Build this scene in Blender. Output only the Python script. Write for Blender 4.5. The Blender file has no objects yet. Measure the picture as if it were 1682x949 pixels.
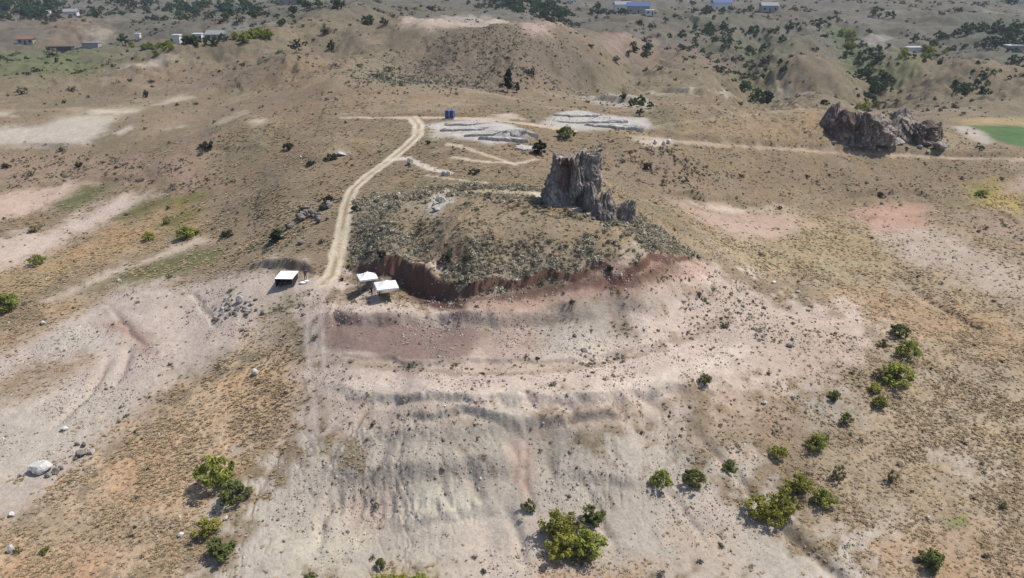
import bpy, bmesh, math, random
import numpy as np
from mathutils import Vector, Matrix

# ------------------------------------------------------------------ camera, sky, sun, exposure
SC = bpy.context.scene
COL = SC.collection
H_CAM, PITCH, FPX, CX, CY = 50.0, math.radians(22.0), 1295.0, 841.0, 474.5
cam_d = bpy.data.cameras.new('camera'); cam = bpy.data.objects.new('camera', cam_d); COL.objects.link(cam)
cam.location = (0, 0, H_CAM); cam.rotation_euler = (math.pi / 2 - PITCH, 0, 0)
cam_d.sensor_width = 36.0; cam_d.lens = 36.0 * FPX / 1682.0
cam_d.clip_start = 1.0; cam_d.clip_end = 12000.0
SC.camera = cam

TO_SUN = Vector((0.50, 0.10, 0.86)).normalized()
SUN_EL = math.asin(TO_SUN.z); SUN_AZ = math.atan2(TO_SUN.x, TO_SUN.y)
world = bpy.data.worlds.new('World'); SC.world = world; world.use_nodes = True
wn = world.node_tree.nodes; wl = world.node_tree.links; wn.clear()
sky = wn.new('ShaderNodeTexSky'); sky.sky_type = 'NISHITA'; sky.sun_disc = False
sky.sun_elevation = SUN_EL; sky.sun_rotation = SUN_AZ; sky.altitude = 1100; sky.dust_density = 3.5; sky.air_density = 0.8; sky.ozone_density = 0.7
bg = wn.new('ShaderNodeBackground'); bg.inputs['Strength'].default_value = 0.135
wo = wn.new('ShaderNodeOutputWorld')
wl.new(sky.outputs[0], bg.inputs['Color']); wl.new(bg.outputs[0], wo.inputs['Surface'])
sun_d = bpy.data.lights.new('sun', 'SUN'); sun_d.energy = 3.9; sun_d.angle = math.radians(0.53); sun_d.color = (1.0, 0.955, 0.89)
sun = bpy.data.objects.new('sun', sun_d); COL.objects.link(sun)
sun.rotation_euler = (-TO_SUN).to_track_quat('-Z', 'Y').to_euler(); sun.location = (60, 40, 160)
SC.view_settings.view_transform = 'Standard'; SC.view_settings.look = 'None'
SC.view_settings.exposure = 0.30; SC.view_settings.gamma = 1.0; SC.view_settings.use_curve_mapping = False
SC.cycles.max_bounces = 6; SC.cycles.diffuse_bounces = 2; SC.cycles.glossy_bounces = 2
SC.cycles.transparent_max_bounces = 4; SC.cycles.volume_bounces = 0

rng = np.random.default_rng(11)
random.seed(5)

# ------------------------------------------------------------------ small numeric helpers
def lin(c):
    c = np.asarray(c, float) / 255.0
    return np.where(c <= 0.04045, c / 12.92, ((c + 0.055) / 1.055) ** 2.4)
ALB = 0.72                     # seen brightness -> surface albedo under this sun and sky
def alb(c):
    return lin(c) * ALB

def ray_dir(px, py):
    px = np.asarray(px, float); py = np.asarray(py, float)
    a = (px - CX) / FPX; b = (py - CY) / FPX
    cp, sp = math.cos(PITCH), math.sin(PITCH)
    return a, cp - b * sp, -sp - b * cp
def at_z(px, py, z):
    dx, dy, dz = ray_dir(px, py); t = (np.asarray(z, float) - H_CAM) / dz
    return dx * t, dy * t, t

def _hash(ix, iy, seed):
    h = (ix.astype(np.int64) * 374761393 + iy.astype(np.int64) * 668265263 + seed * 974711) & 0xffffffff
    h = ((h ^ (h >> 13)) * 1274126177) & 0xffffffff
    return ((h ^ (h >> 16)) & 0xffff).astype(np.float32) / 65535.0
def vnoise(x, y, seed=0):
    x = np.asarray(x, np.float32); y = np.asarray(y, np.float32)
    fx = np.floor(x); fy = np.floor(y); tx = x - fx; ty = y - fy
    tx = tx * tx * (3 - 2 * tx); ty = ty * ty * (3 - 2 * ty)
    ix = fx.astype(np.int64); iy = fy.astype(np.int64)
    a = _hash(ix, iy, seed); b = _hash(ix + 1, iy, seed); c = _hash(ix, iy + 1, seed); d = _hash(ix + 1, iy + 1, seed)
    return (a + (b - a) * tx) * (1 - ty) + (c + (d - c) * tx) * ty
def fbm(x, y, octs=4, seed=0, gain=0.5):
    s = 0.0; a = 1.0; tot = 0.0; cx, sx = math.cos(0.6), math.sin(0.6)
    for o in range(octs):
        s = s + a * (vnoise(x, y, seed + o * 17) * 2 - 1); tot += a; a *= gain
        x, y = (x * cx - y * sx) * 2.03 + 7.1, (x * sx + y * cx) * 2.03 + 3.7
    return s / tot
def sstep(a, b, x):
    t = np.clip((x - a) / (b - a), 0, 1); return t * t * (3 - 2 * t)

# ------------------------------------------------------------------ the lie of the land: spot heights (image x, image y, height)
CP = []
def row(py, **k):
    pass
def R(py, *pairs):
    for px, z in pairs: CP.append((px, py, z))
R(1120, (-150, -14), (300, -13.5), (841, -14), (1300, -15.5), (1800, -16))
R(949, (-250, -12), (0, -11.5), (200, -11), (400, -10.6), (600, -11), (841, -11.2), (1100, -12), (1400, -13), (1682, -13.5), (1900, -13.5))
R(850, (-200, -11), (0, -10.5), (200, -9.7), (420, -8.7), (600, -9.0), (800, -9.3), (1000, -9.6), (1200, -10.5), (1400, -11.5), (1682, -12), (1900, -12))
R(780, (-200, -9.6), (0, -9.3), (200, -8.7), (400, -7.5), (600, -6.4), (750, -6.1), (900, -6.6), (1100, -8), (1300, -9.5), (1500, -10.3), (1682, -10.5), (1900, -10.3))
R(710, (-200, -8.2), (0, -8.0), (200, -7.5), (350, -6.3), (500, -4.5), (650, -3.4), (800, -3.0), (950, -3.4), (1100, -4.8), (1300, -7.3), (1500, -8.7), (1682, -9), (1900, -8.8))
R(640, (-200, -6.7), (0, -6.5), (150, -6), (300, -5), (420, -3.5), (530, -1.5), (700, -.3), (850, -.2), (1000, -.8), (1150, -2.3), (1300, -4.8), (1450, -6.5), (1682, -7.3), (1900, -7.2))
R(595, (-200, -5.6), (0, -5.5), (100, -5), (250, -4), (400, -2.2), (530, -.3), (650, .2), (800, .3), (950, .3), (1100, -.4), (1250, -2.4), (1400, -4.9), (1550, -6), (1682, -6.2), (1900, -6))
R(530, (-200, -4.4), (0, -4.2), (150, -3.5), (300, -2), (430, 0), (510, 1.5), (560, 3), (650, 3.3), (760, 3.2), (880, 2.8), (1000, 2.2), (1100, 1.2), (1200, -.4), (1300, -2.3), (1450, -4.3), (1600, -5), (1682, -5), (1900, -4.8))
R(485, (-200, -3), (0, -2.8), (100, -2.1), (250, -.5), (400, 1.8), (480, 2.8), (530, 3.3), (600, 4), (660, 4.2), (740, 4.6), (900, 5.6), (1000, 5.6), (1100, 4.0), (1180, 1.8), (1300, -1), (1450, -3), (1682, -3.6), (1900, -3.4))
R(440, (-150, -2), (50, -2), (200, -.9), (350, 1.5), (450, 4.0), (545, 5.0), (600, 5.2), (660, 6.2), (720, 7.6), (800, 8.8), (900, 9.2), (1000, 9.4), (1080, 8.2), (1150, 4.6), (1250, .6), (1400, -1.7), (1682, -2.2), (1900, -2))
R(400, (-150, -1.2), (50, -1), (200, 0), (350, 2.5), (450, 5.3), (560, 7.4), (640, 10.2), (750, 11.3), (900, 11.9), (1000, 11.6), (1080, 9.8), (1130, 7), (1200, 3.5), (1300, .8), (1500, -1), (1682, -1), (1900, -1))
R(360, (-100, -.7), (0, -.5), (100, 0), (250, 1.5), (380, 4), (470, 7.2), (570, 9.2), (650, 12), (750, 13.2), (850, 13.9), (950, 14), (1040, 12.3), (1100, 8.5), (1180, 4.5), (1300, 2), (1500, .5), (1682, .5), (1900, .3))
R(325, (-100, .8), (0, 1), (150, 2), (300, 4), (450, 8), (580, 10.7), (680, 13.2), (800, 14.7), (900, 14.9), (1000, 13.3), (1080, 9.2), (1150, 6.3), (1250, 4.2), (1450, 2.2), (1682, 2), (1900, 1.8))
R(290, (-100, 2.7), (0, 3), (150, 4), (300, 6.5), (450, 9.5), (600, 12.2), (700, 13.7), (850, 14.4), (1000, 12.2), (1100, 9.3), (1200, 7), (1350, 5.4), (1500, 4.8), (1682, 4.3), (1900, 4))
R(250, (-100, 5.3), (50, 6), (200, 7.5), (350, 9.5), (500, 12.5), (640, 14.6), (760, 16), (870, 15.9), (960, 14.7), (1080, 13), (1200, 11.2), (1350, 9.8), (1500, 8.8), (1682, 8), (1900, 7.4))
R(215, (-100, 8.6), (0, 9), (100, 9.5), (250, 11), (400, 13), (550, 15.5), (690, 17.3), (800, 18), (900, 17.6), (1000, 17), (1100, 15.6), (1200, 14.3), (1300, 13.8), (1450, 12.6), (1580, 9.6), (1682, 8.2), (1900, 7.5))
R(190, (-100, 10.8), (0, 11), (100, 11.5), (250, 12.7), (400, 15), (550, 17), (700, 18.5), (850, 18.6), (950, 18.3), (1060, 17), (1150, 15.3), (1250, 14.9), (1340, 14.5), (1440, 13.6), (1600, 7.4), (1682, 7), (1900, 6.5))
R(165, (1100, 12), (1170, 9), (1260, 7), (1400, 6), (1550, 6), (1682, 6), (1900, 6))
R(150, (-100, 10.3), (50, 10.7), (200, 11.7), (350, 14), (500, 17), (620, 19), (700, 19), (835, 16), (950, 13.2), (1050, 11), (1200, 6.2), (1350, 5), (1500, 5), (1682, 5.2), (1900, 5.2))
R(110, (-100, 9.8), (0, 10), (150, 12), (300, 15), (450, 17.4), (600, 20), (700, 21.4), (835, 21.5), (950, 17.5), (1050, 12.5), (1150, 8), (1300, 7), (1500, 6.2), (1682, 6), (1900, 6))
R(70, (-100, 9.8), (0, 10), (150, 11), (300, 14), (450, 20), (600, 24), (700, 27.2), (780, 27.8), (860, 27.4), (950, 25.5), (1050, 16), (1150, 10), (1300, 8.4), (1500, 8), (1682, 8.2), (1900, 8))
R(40, (-100, 11.6), (0, 12), (150, 12), (300, 14), (450, 22.5), (550, 27), (640, 30), (690, 31.8), (780, 31.6), (860, 31.8), (930, 30.4), (1010, 18), (1100, 14.5), (1300, 12.2), (1500, 12), (1682, 12), (1900, 12))
R(10, (-100, 15), (0, 15), (150, 15), (350, 17), (500, 25.5), (620, 30.5), (800, 20), (1000, 16.5), (1300, 16), (1682, 16.5), (1900, 16))
R(-15, (0, 22), (500, 24), (841, 24), (1300, 22.5), (1682, 22.5))
CP = np.array(CP, float)
cx_, cy_, _t = at_z(CP[:, 0], CP[:, 1], CP[:, 2])
EXTRA = [(u * d, d, z) for u, d, z in [(-.1, 350, 25), (-.04, 352, 25), (.02, 360, 24), (.08, 380, 20), (.12, 390, 17), (-.16, 365, 23), (-.075, 480, 18), (0, 490, 16), (.08, 520, 14),
    (.257, 236, 11), (.30, 240, 9.5), (.34, 242, 9), (.38, 244, 8.8), (.415, 245, 8.5), (.34, 268, 7), (.45, 240, 8.5), (.5, 236, 8)]] + [(-1500, 2000, 44), (0, 2000, 42), (1500, 2000, 43), (-3200, 4200, 95), (0, 4200, 90), (3200, 4200, 95)]
cx_ = np.r_[cx_, [e[0] for e in EXTRA]]; cy_ = np.r_[cy_, [e[1] for e in EXTRA]]; cz_ = np.r_[CP[:, 2], [e[2] for e in EXTRA]]
def warp(x, y):
    return x / y * 1.6, np.log(y)
RB = 0.05
cu, cv = warp(cx_, cy_)
def rbf_fit():
    n = len(cu)
    r = np.sqrt((cu[:, None] - cu) ** 2 + (cv[:, None] - cv) ** 2 + RB * RB)
    A = np.zeros((n + 3, n + 3)); A[:n, :n] = r; A[:n, :n] -= np.eye(n) * 0.004
    P = np.c_[np.ones(n), cu, cv]; A[:n, n:] = P; A[n:, :n] = P.T
    return np.linalg.solve(A, np.r_[cz_, 0, 0, 0])
RW = rbf_fit()
def rbf(x, y):
    u, v = warp(x, y); u = u.astype(np.float32); v = v.astype(np.float32); n = len(cu)
    out = (RW[n] + RW[n + 1] * u + RW[n + 2] * v).astype(np.float32)
    for i in range(n):
        out += np.float32(RW[i]) * np.sqrt((u - np.float32(cu[i])) ** 2 + (v - np.float32(cv[i])) ** 2 + np.float32(RB * RB))
    return out

# ------------------------------------------------------------------ ground grid: rows across, finer near the viewer
NU, U_MAX = 1090, 1.08
th0, th1 = math.atan(50 / H_CAM), math.atan(4200 / H_CAM)
rows = [44.0]
while rows[-1] < 4200:
    d = rows[-1]; rows.append(d + min((H_CAM ** 2 + d * d) / (H_CAM * FPX) * 0.98, max(1.25, d * 0.0042) if d < 800 else 40))
ROWS = np.array(rows, np.float64); NV = len(ROWS)
UU = np.linspace(-U_MAX, U_MAX, NU)
GX = (UU[None, :] * ROWS[:, None]).astype(np.float32); GY = np.repeat(ROWS[:, None], NU, 1).astype(np.float32)
# the smooth part is evaluated on every 4th point and interpolated
su = np.unique(np.r_[np.arange(0, NU, 5), NU - 1]); sv = np.unique(np.r_[np.arange(0, NV, 4), NV - 1])
zc = rbf((UU[su][None, :] * ROWS[sv][:, None]).ravel(), np.repeat(ROWS[sv], len(su))).reshape(len(sv), len(su))
tmp = np.stack([np.interp(np.arange(NU), su, zc[i]) for i in range(len(sv))])
iv = np.clip(np.searchsorted(sv, np.arange(NV), 'right') - 1, 0, len(sv) - 2)
fv = ((np.arange(NV) - sv[iv]) / (sv[iv + 1] - sv[iv])).astype(np.float32)[:, None]
GZ = (tmp[iv] * (1 - fv) + tmp[iv + 1] * fv).astype(np.float32)
WU = GX / GY; WV = np.log(GY)

def hz(x, y, Z=None):
    Z = GZ if Z is None else Z
    x = np.asarray(x, float); y = np.clip(np.asarray(y, float), ROWS[0], ROWS[-1] - 1)
    j = np.clip(np.searchsorted(ROWS, y, 'right') - 1, 0, NV - 2); f = (y - ROWS[j]) / (ROWS[j + 1] - ROWS[j])
    u = (np.clip(x / y, -U_MAX, U_MAX) + U_MAX) / (2 * U_MAX) * (NU - 1); i = np.clip(u.astype(int), 0, NU - 2); g = u - i
    return (Z[j, i] * (1 - g) + Z[j, i + 1] * g) * (1 - f) + (Z[j + 1, i] * (1 - g) + Z[j + 1, i + 1] * g) * f
_T = np.geomspace(60, 4600, 900)
def ground(px, py):
    """where the line of sight through a picture point meets the ground"""
    px = np.atleast_1d(np.asarray(px, float)); py = np.atleast_1d(np.asarray(py, float))
    dx, dy, dz = ray_dir(px, py)
    X = dx[:, None] * _T; Y = dy[:, None] * _T; Zr = H_CAM + dz[:, None] * _T
    below = (Zr < hz(X, Y)) & (Y > ROWS[0]); k = np.argmax(below, 1); k = np.where(below.any(1), np.maximum(k, 1), len(_T) - 1)
    a = _T[k - 1]; b = _T[k]
    for _ in range(18):
        m = (a + b) / 2; inside = (H_CAM + dz * m) < hz(dx * m, dy * m)
        b = np.where(inside, m, b); a = np.where(inside, a, m)
    x = dx * b; y = dy * b
    return x, y, hz(x, y), b
def mpp(t, px=0):
    return t / FPX          # metres for one picture pixel at ray length t

def line_pts(pts, n=6):
    p = np.array(pts, float); out = []
    for a, b in zip(p[:-1], p[1:]):
        for k in range(n): out.append(a + (b - a) * k / n)
    out.append(p[-1]); return np.array(out)
def polyline_sd(X, Y, px, py, val=None):
    """distance, signed (+ on the left of the travel direction), and a value carried along the line"""
    best = np.full(X.shape, 1e9, np.float32); sg = np.ones(X.shape, np.float32); vv = np.zeros(X.shape, np.float32)
    for k in range(len(px) - 1):
        ax, ay, bx, by = px[k], py[k], px[k + 1], py[k + 1]; ex, ey = bx - ax, by - ay; L2 = ex * ex + ey * ey + 1e-9
        t = np.clip(((X - ax) * ex + (Y - ay) * ey) / L2, 0, 1)
        qx = X - ax - t * ex; qy = Y - ay - t * ey; d = np.sqrt(qx * qx + qy * qy); c = ex * (Y - ay) - ey * (X - ax)
        m = d < best - 1e-6
        best = np.where(m, d, best); sg = np.where(m, np.sign(c) + (c == 0), sg)
        if val is not None: vv = np.where(m, val[k] + (val[k + 1] - val[k]) * t, vv)
    return best * sg, vv
def box_of(px, py, pad):
    x0, x1, y0, y1 = px.min() - pad, px.max() + pad, py.min() - pad, py.max() + pad
    j0, j1 = np.searchsorted(ROWS, [y0, y1]); j0 = max(j0 - 1, 0); j1 = min(j1 + 1, NV)
    us = [x0 / max(y0, 44), x0 / max(y1, 44), x1 / max(y0, 44), x1 / max(y1, 44)]
    i0 = int(np.clip((min(us) + U_MAX) / (2 * U_MAX) * (NU - 1) - 1, 0, NU - 1)); i1 = int(np.clip((max(us) + U_MAX) / (2 * U_MAX) * (NU - 1) + 2, 1, NU))
    return slice(j0, j1), slice(i0, i1)

# ---- relief: rolling noise, banks, gullies, the excavation
n_big = fbm(GX / 46, GY / 46, 4, 3); n_mid = fbm(GX / 9, GY / 9, 4, 9); n_fine = fbm(GX / 1.6, GY / 1.6, 3, 21)
far = sstep(170, 420, GY)
ridge = 1 - np.abs(fbm(GX / 75 + 3, GY / 75, 4, 41)) * 2.2
DZ = (n_big * (0.35 + 4.5 * far) + n_mid * (0.20 + 1.9 * far) + 0.8 * far * fbm(GX / 4.5, GY / 4.5, 3, 13) + n_fine * 0.055 + ridge * far * 5.0 * sstep(0.05, 0.35, WU + 0.25 * sstep(500, 900, GY))).astype(np.float32)
DZ -= DZ[(GY > 90) & (GY < 110)].mean() * 0
GZ = GZ + DZ

def ridge_line(pts, h, w, seed):
    """a rounded ridge along a line, h metres high"""
    global GZ
    p = line_pts(pts, 6); x, y, z, t = ground(p[:, 0], p[:, 1]); f = np.sin(np.pi * np.clip((np.arange(len(p)) + .6) / len(p), 0, 1)) ** .5
    s = box_of(x, y, w * 3); X, Y = GX[s], GY[s]
    d, v = polyline_sd(X, Y, x, y, f * h)
    q = np.abs(d + w * .45 * fbm(X / (w * 1.4), Y / (w * 1.4), 3, seed)) / w
    GZ[s] += (v * np.exp(-q ** 1.6) * (1 + .25 * fbm(X / w, Y / w, 3, seed + 1))).astype(np.float32)
for i, (g, h_, w_) in enumerate([
    ([(-40, 160), (150, 136), (300, 112), (430, 92), (520, 64), (590, 25)], 9, 24), ([(640, 90), (590, 120), (560, 150), (540, 178)], 4.5, 15), ([(560, 170), (650, 154), (740, 154), (820, 166), (880, 182)], 2.4, 13),
    ([(1090, 216), (1180, 197), (1270, 182), (1340, 174), (1390, 180)], 5.8, 14), ([(980, 62), (1060, 82), (1120, 110), (1190, 142)], 7, 22), ([(1290, 70), (1310, 110), (1350, 150)], 8, 22), ([(1500, 100), (1540, 130), (1610, 172)], 8, 22),
    ([(1600, 110), (1660, 140), (1700, 170)], 8, 24), ([(1100, 32), (1200, 42), (1330, 36)], 8, 32), ([(1400, 30), (1550, 42), (1682, 36)], 8, 36), ([(60, 62), (250, 52), (400, 42)], 6, 30), ([(190, 142), (260, 114), (330, 99), (420, 92)], 7, 11), ([(560, 142), (470, 130), (400, 137), (330, 152)], 3.6, 12), ([(530, 92), (475, 120), (440, 150)], 4, 13), ([(40, 168), (160, 152), (240, 154)], 4, 9), ([(560, 100), (600, 70), (650, 40)], 4, 10), ([(460, 212), (380, 226), (300, 262), (240, 292)], 2.8, 8), ([(640, 225), (560, 250), (480, 300), (420, 330)], 2.2, 8), ([(1240, 285), (1340, 290), (1440, 310)], 1.6, 8), ([(1560, 290), (1640, 270), (1700, 280)], 1.6, 9), ([(1010, 250), (1110, 270), (1220, 310)], 2.0, 9)]):
    ridge_line(g, h_, w_, 640 + i * 3)
def bank(pts, h, w, reach, seed, wob=0.35):
    """a step in the ground along a line: the far side stands h higher and eases back over `reach` metres"""
    global GZ
    p = line_pts(pts, 5); hh = np.interp(np.linspace(0, 1, len(p)), np.linspace(0, 1, len(h)), h) if hasattr(h, '__len__') else np.full(len(p), float(h))
    x, y, z, t = ground(p[:, 0], p[:, 1]); fade = np.minimum(1, np.minimum(np.arange(len(p)), np.arange(len(p))[::-1]) / 3.0); hh = hh * fade
    s = box_of(x, y, reach * 3); X, Y = GX[s], GY[s]
    d, v = polyline_sd(X, Y, x, y, hh)
    d = d + wob * fbm(X / 1.7, Y / 1.7, 3, seed) + wob * 1.6 * fbm(X / 6, Y / 6, 2, seed + 5)
    GZ[s] += v * sstep(-w / 2, w / 2, d) * np.exp(-np.maximum(d, 0) / reach)
def gully(pts, depth, w, seed, wob=0.4):
    global GZ
    p = line_pts(pts, 5); x, y, z, t = ground(p[:, 0], p[:, 1]); f = np.minimum(1, np.minimum(np.arange(len(p)) + 1, np.arange(len(p))[::-1] + 1) / 4.0)
    s = box_of(x, y, w * 4); X, Y = GX[s], GY[s]
    d, v = polyline_sd(X, Y, x, y, f * depth)
    d = np.abs(d + wob * fbm(X / 2.2, Y / 2.2, 3, seed))
    GZ[s] -= v * np.exp(-(d / w) ** 2)
# mound edge with the excavated cut on its left end
bank([(572, 448), (600, 448), (628, 449), (656, 462), (678, 484), (694, 497), (722, 502), (764, 505)], [0.4, 1.2, 2.4, 3.6, 4.4, 4.2, 2.8, 1.2], 0.35, 8, 31, 0.85)
bank([(752, 499), (790, 492), (850, 487), (900, 477), (960, 470), (1046, 461), (1080, 446), (1130, 432), (1160, 436)], [2.3, 1.7, 1.1, 1.1, .7, 1.0, .7, .35, .1], 0.22, 4.5, 33, 0.9)
bank([(396, 446), (430, 441), (470, 441), (500, 446), (520, 452)], [0.6, 1.5, 1.5, .8], 0.6, 5, 37, 0.3)
bank([(534, 580), (546, 524), (600, 530), (700, 535), (790, 535), (880, 530), (960, 524), (1050, 507), (1120, 486), (1190, 462)], [.4, 1.3, 1.6, 1.6, 1.5, 1.3, 1.2, 1.0, .6], 1.5, 9, 39, 0.5)
bank([(545, 586), (620, 596), (720, 606), (820, 608), (930, 600), (1030, 582), (1110, 556), (1180, 522)], [.3, .5, .6, .6, .6, .5, .3], 0.6, 5, 41, 0.5)
bank([(850, 526), (900, 527), (960, 521), (990, 518)], 0.5, 0.3, 3, 40, 0.25)
bank([(520, 634), (600, 654), (690, 672), (800, 680), (920, 676), (1040, 656), (1130, 634), (1230, 596)], [.4, .9, 1.1, 1.1, 1.1, .9, .5], 1.3, 8, 44, 1.0)
bank([(640, 697), (720, 704), (800, 704), (880, 701), (960, 694), (1060, 676)], [.6, 1.2, 1.2, .8], .7, 5, 45, .7)
bank([(520, 782), (620, 788), (720, 786), (800, 778), (880, 768)], [.8, 1.5, 1.6, 1.0], 2.0, 5, 46)
bank([(560, 724), (700, 718), (860, 716), (980, 718)], [.6, .9, .7], 2.0, 5, 47)
bank([(640, 862), (700, 858), (780, 846), (840, 838)], 0.9, 1.2, 4, 48)
bank([(900, 782), (1010, 792), (1080, 800)], 0.8, 1.4, 4, 49)
bank([(1085, 318), (1130, 322), (1160, 330), (1190, 327), (1235, 318)], [.9, 1.2, 1.0, .6], 0.5, 6, 50)
bank([(1370, 325), (1430, 320), (1500, 318), (1540, 328)], .8, 0.5, 6, 51)
bank([(1040, 219), (1110, 226), (1250, 237), (1400, 246), (1550, 254), (1720, 259)], [.6, 1.0, 1.1, .9, .8], 0.6, 6, 52, 0.3)
bank([(-20, 309), (50, 306), (90, 302)], .8, .5, 6, 53); bank([(140, 297), (190, 295), (230, 294)], .7, .5, 5, 54)
bank([(320, 244), (400, 246), (440, 240)], .7, .6, 6, 55)
bank([(520, 268), (555, 254)], .8, .5, 5, 56)
bank([(820, 232), (846, 228), (880, 232)], 1.6, .5, 7, 57, .25)
bank([(640, 190), (700, 188), (800, 191), (850, 196)], .5, .5, 5, 58)
bank([(665, 44), (700, 36), (760, 33), (830, 38)], [.6, 1, 1, .7], 3.0, 30, 59, 3.0); bank([(850, 44), (900, 45), (945, 50)], [.6, 1, .6], 3.0, 30, 60, 3.0)
bank([(300, 118), (420, 104), (520, 95)], 1.5, 3, 20, 61, 2.0)
bank([(950, 160), (1010, 168), (1060, 172)], 2.2, 1.5, 12, 62, 1.0); bank([(1060, 150), (1130, 152), (1200, 152)], 2.0, 1.5, 12, 63, 1.0)
bank([(0, 240), (80, 240), (140, 240)], .7, .6, 6, 64)
bank([(1560, 372), (1640, 350), (1682, 372)], .8, 1.0, 5, 65)
# rills in the clay slopes
for i, g in enumerate([
    [(868, 716), (862, 760), (868, 800), (880, 850)], [(840, 716), (846, 756), (838, 800)], [(1000, 640), (1020, 668), (1032, 684)], [(1022, 638), (1050, 668)],
    [(872, 650), (884, 672)], [(900, 740), (905, 790)], [(720, 742), (726, 788), (735, 830)], [(760, 740), (775, 790), (800, 830)], [(930, 654), (950, 690)],
    [(1080, 790), (1120, 830), (1160, 900)], [(1130, 690), (1180, 750), (1260, 830), (1330, 920)], [(1050, 640), (1080, 670)], [(1100, 700), (1090, 760)],
    [(560, 800), (530, 850), (520, 910)], [(600, 800), (575, 860)], [(480, 700), (440, 780), (400, 860)], [(620, 650), (560, 720), (520, 780)], [(1490, 470), (1560, 510), (1640, 560)],
    [(300, 470), (330, 500), (360, 540)], [(180, 590), (150, 640), (90, 700)], [(220, 560), (190, 630)], [(180, 500), (215, 545), (240, 570)], [(960, 800), (985, 850), (1010, 900)],
    [(1240, 830), (1340, 910), (1420, 990)], [(1000, 700), (1010, 750), (1000, 790)], [(820, 820), (850, 870), (860, 930)], [(640, 720), (610, 770)]]):
    gully(g, 0.32 + 0.25 * ((i * 7) % 3), 0.45 + 0.2 * (i % 3), 70 + i)
for i, x in enumerate(range(660, 775, 11)):                     # fluted bank face
    gully([(x + (i * 5) % 7, 806 + (i % 3) * 6), (x + 4, 832), (x + 8, 850 - (i % 4) * 8)], 0.22 + .12 * (i % 3), 0.34, 120 + i, .35)
for i, x in enumerate(range(540, 655, 17)):
    gully([(x, 800 + (i % 3) * 5), (x + 2, 828), (x - 2, 850)], 0.45, 0.5, 140 + i, .3)
# right-hand ravines on the far hillside
RAVINES = [([(1378, 40), (1392, 80), (1430, 108), (1452, 140), (1440, 172)], 7, 13), ([(1290, 52), (1240, 62), (1228, 100), (1240, 146), (1262, 170)], 7, 12), ([(1570, 60), (1530, 100), (1480, 122), (1455, 146)], 5, 12),
    ([(930, 150), (1020, 118), (1060, 84), (1090, 50)], 5, 10), ([(1682, 100), (1600, 140), (1560, 165)], 5, 12), ([(1130, 60), (1180, 90), (1225, 120)], 4, 9), ([(1330, 100), (1300, 140), (1270, 166)], 4, 9), ([(60, 122), (160, 100), (260, 86), (440, 62)], 3, 9), ([(420, 128), (520, 96), (600, 60)], 3.5, 9), ([(760, 140), (800, 90), (830, 50)], 2.5, 6), ([(900, 130), (890, 90), (880, 55)], 2.5, 6), ([(680, 130), (700, 90), (720, 50)], 2.0, 6)]
for i, (g, dp, w) in enumerate(RAVINES): gully(g, dp, w, 160 + i, 5)
# roughness where the shrubs grow / where the cut earth is loose
GZ += 0.05 * fbm(GX / 0.7, GY / 0.7, 2, 77) * (1 - far)
# ------------------------------------------------------------------ what covers the ground (soil and plant colours, plus a little painted shade)
LAYERS = []
def poly_sd(X, Y, px, py):
    d2 = np.full(X.shape, 1e9, np.float32); ins = np.zeros(X.shape, bool); n = len(px)
    for k in range(n):
        ax, ay, bx, by = px[k], py[k], px[(k + 1) % n], py[(k + 1) % n]; ex, ey = bx - ax, by - ay
        t = np.clip(((X - ax) * ex + (Y - ay) * ey) / (ex * ex + ey * ey + 1e-12), 0, 1)
        d2 = np.minimum(d2, (X - ax - t * ex) ** 2 + (Y - ay - t * ey) ** 2)
        if abs(by - ay) > 1e-12: ins ^= ((ay > Y) != (by > Y)) & (X < ex * (Y - ay) / ey + ax)
    return np.where(ins, 1, -1) * np.sqrt(d2)
n_r1 = fbm(GX / 4, GY / 4, 4, 201); n_r2 = fbm(GX / 1.2, GY / 1.2, 3, 203); n_r3 = fbm(WU * 40, WV * 40, 4, 205)
def mask(poly, soft=0.02, rag=0.6):
    """1 inside an outline on the ground, with a ragged edge; soft is a fraction of the distance"""
    p = np.array(poly, float); x, y, z, t = ground(p[:, 0], p[:, 1]); u = x / y; v = np.log(y)
    s = np.zeros(GX.shape, bool); pad = soft * 2.5
    j0, j1 = np.searchsorted(ROWS, [math.exp(v.min() - pad), math.exp(v.max() + pad)])
    i0, i1 = np.searchsorted(UU, [u.min() - pad, u.max() + pad]); sl = (slice(j0, j1 + 1), slice(i0, i1 + 1))
    M = np.zeros(GX.shape, np.float32)
    if j1 <= j0 or i1 <= i0: return M
    d = poly_sd(WU[sl], WV[sl], u, v)
    r = n_r3[sl] * 0.55 + n_r1[sl] * 0.35 + n_r2[sl] * 0.35
    M[sl] = sstep(-soft, soft, d + rag * soft * 1.8 * r)
    return M
def strip(pts, width, soft=0.3, wob=0.3, seed=1):
    """1 along a track of the given width in metres"""
    p = line_pts(pts, 5); x, y, z, t = ground(p[:, 0], p[:, 1]); M = np.zeros(GX.shape, np.float32); D = np.full(GX.shape, 99.0, np.float32)
    s = box_of(x, y, width * 3); d, _ = polyline_sd(GX[s], GY[s], x, y)
    D[s] = d; d = np.abs(d) + wob * fbm(GX[s] / 1.5, GY[s] / 1.5, 3, seed)
    M[s] = 1 - sstep(width / 2 - soft, width / 2 + soft, d)
    return M, D

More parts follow.
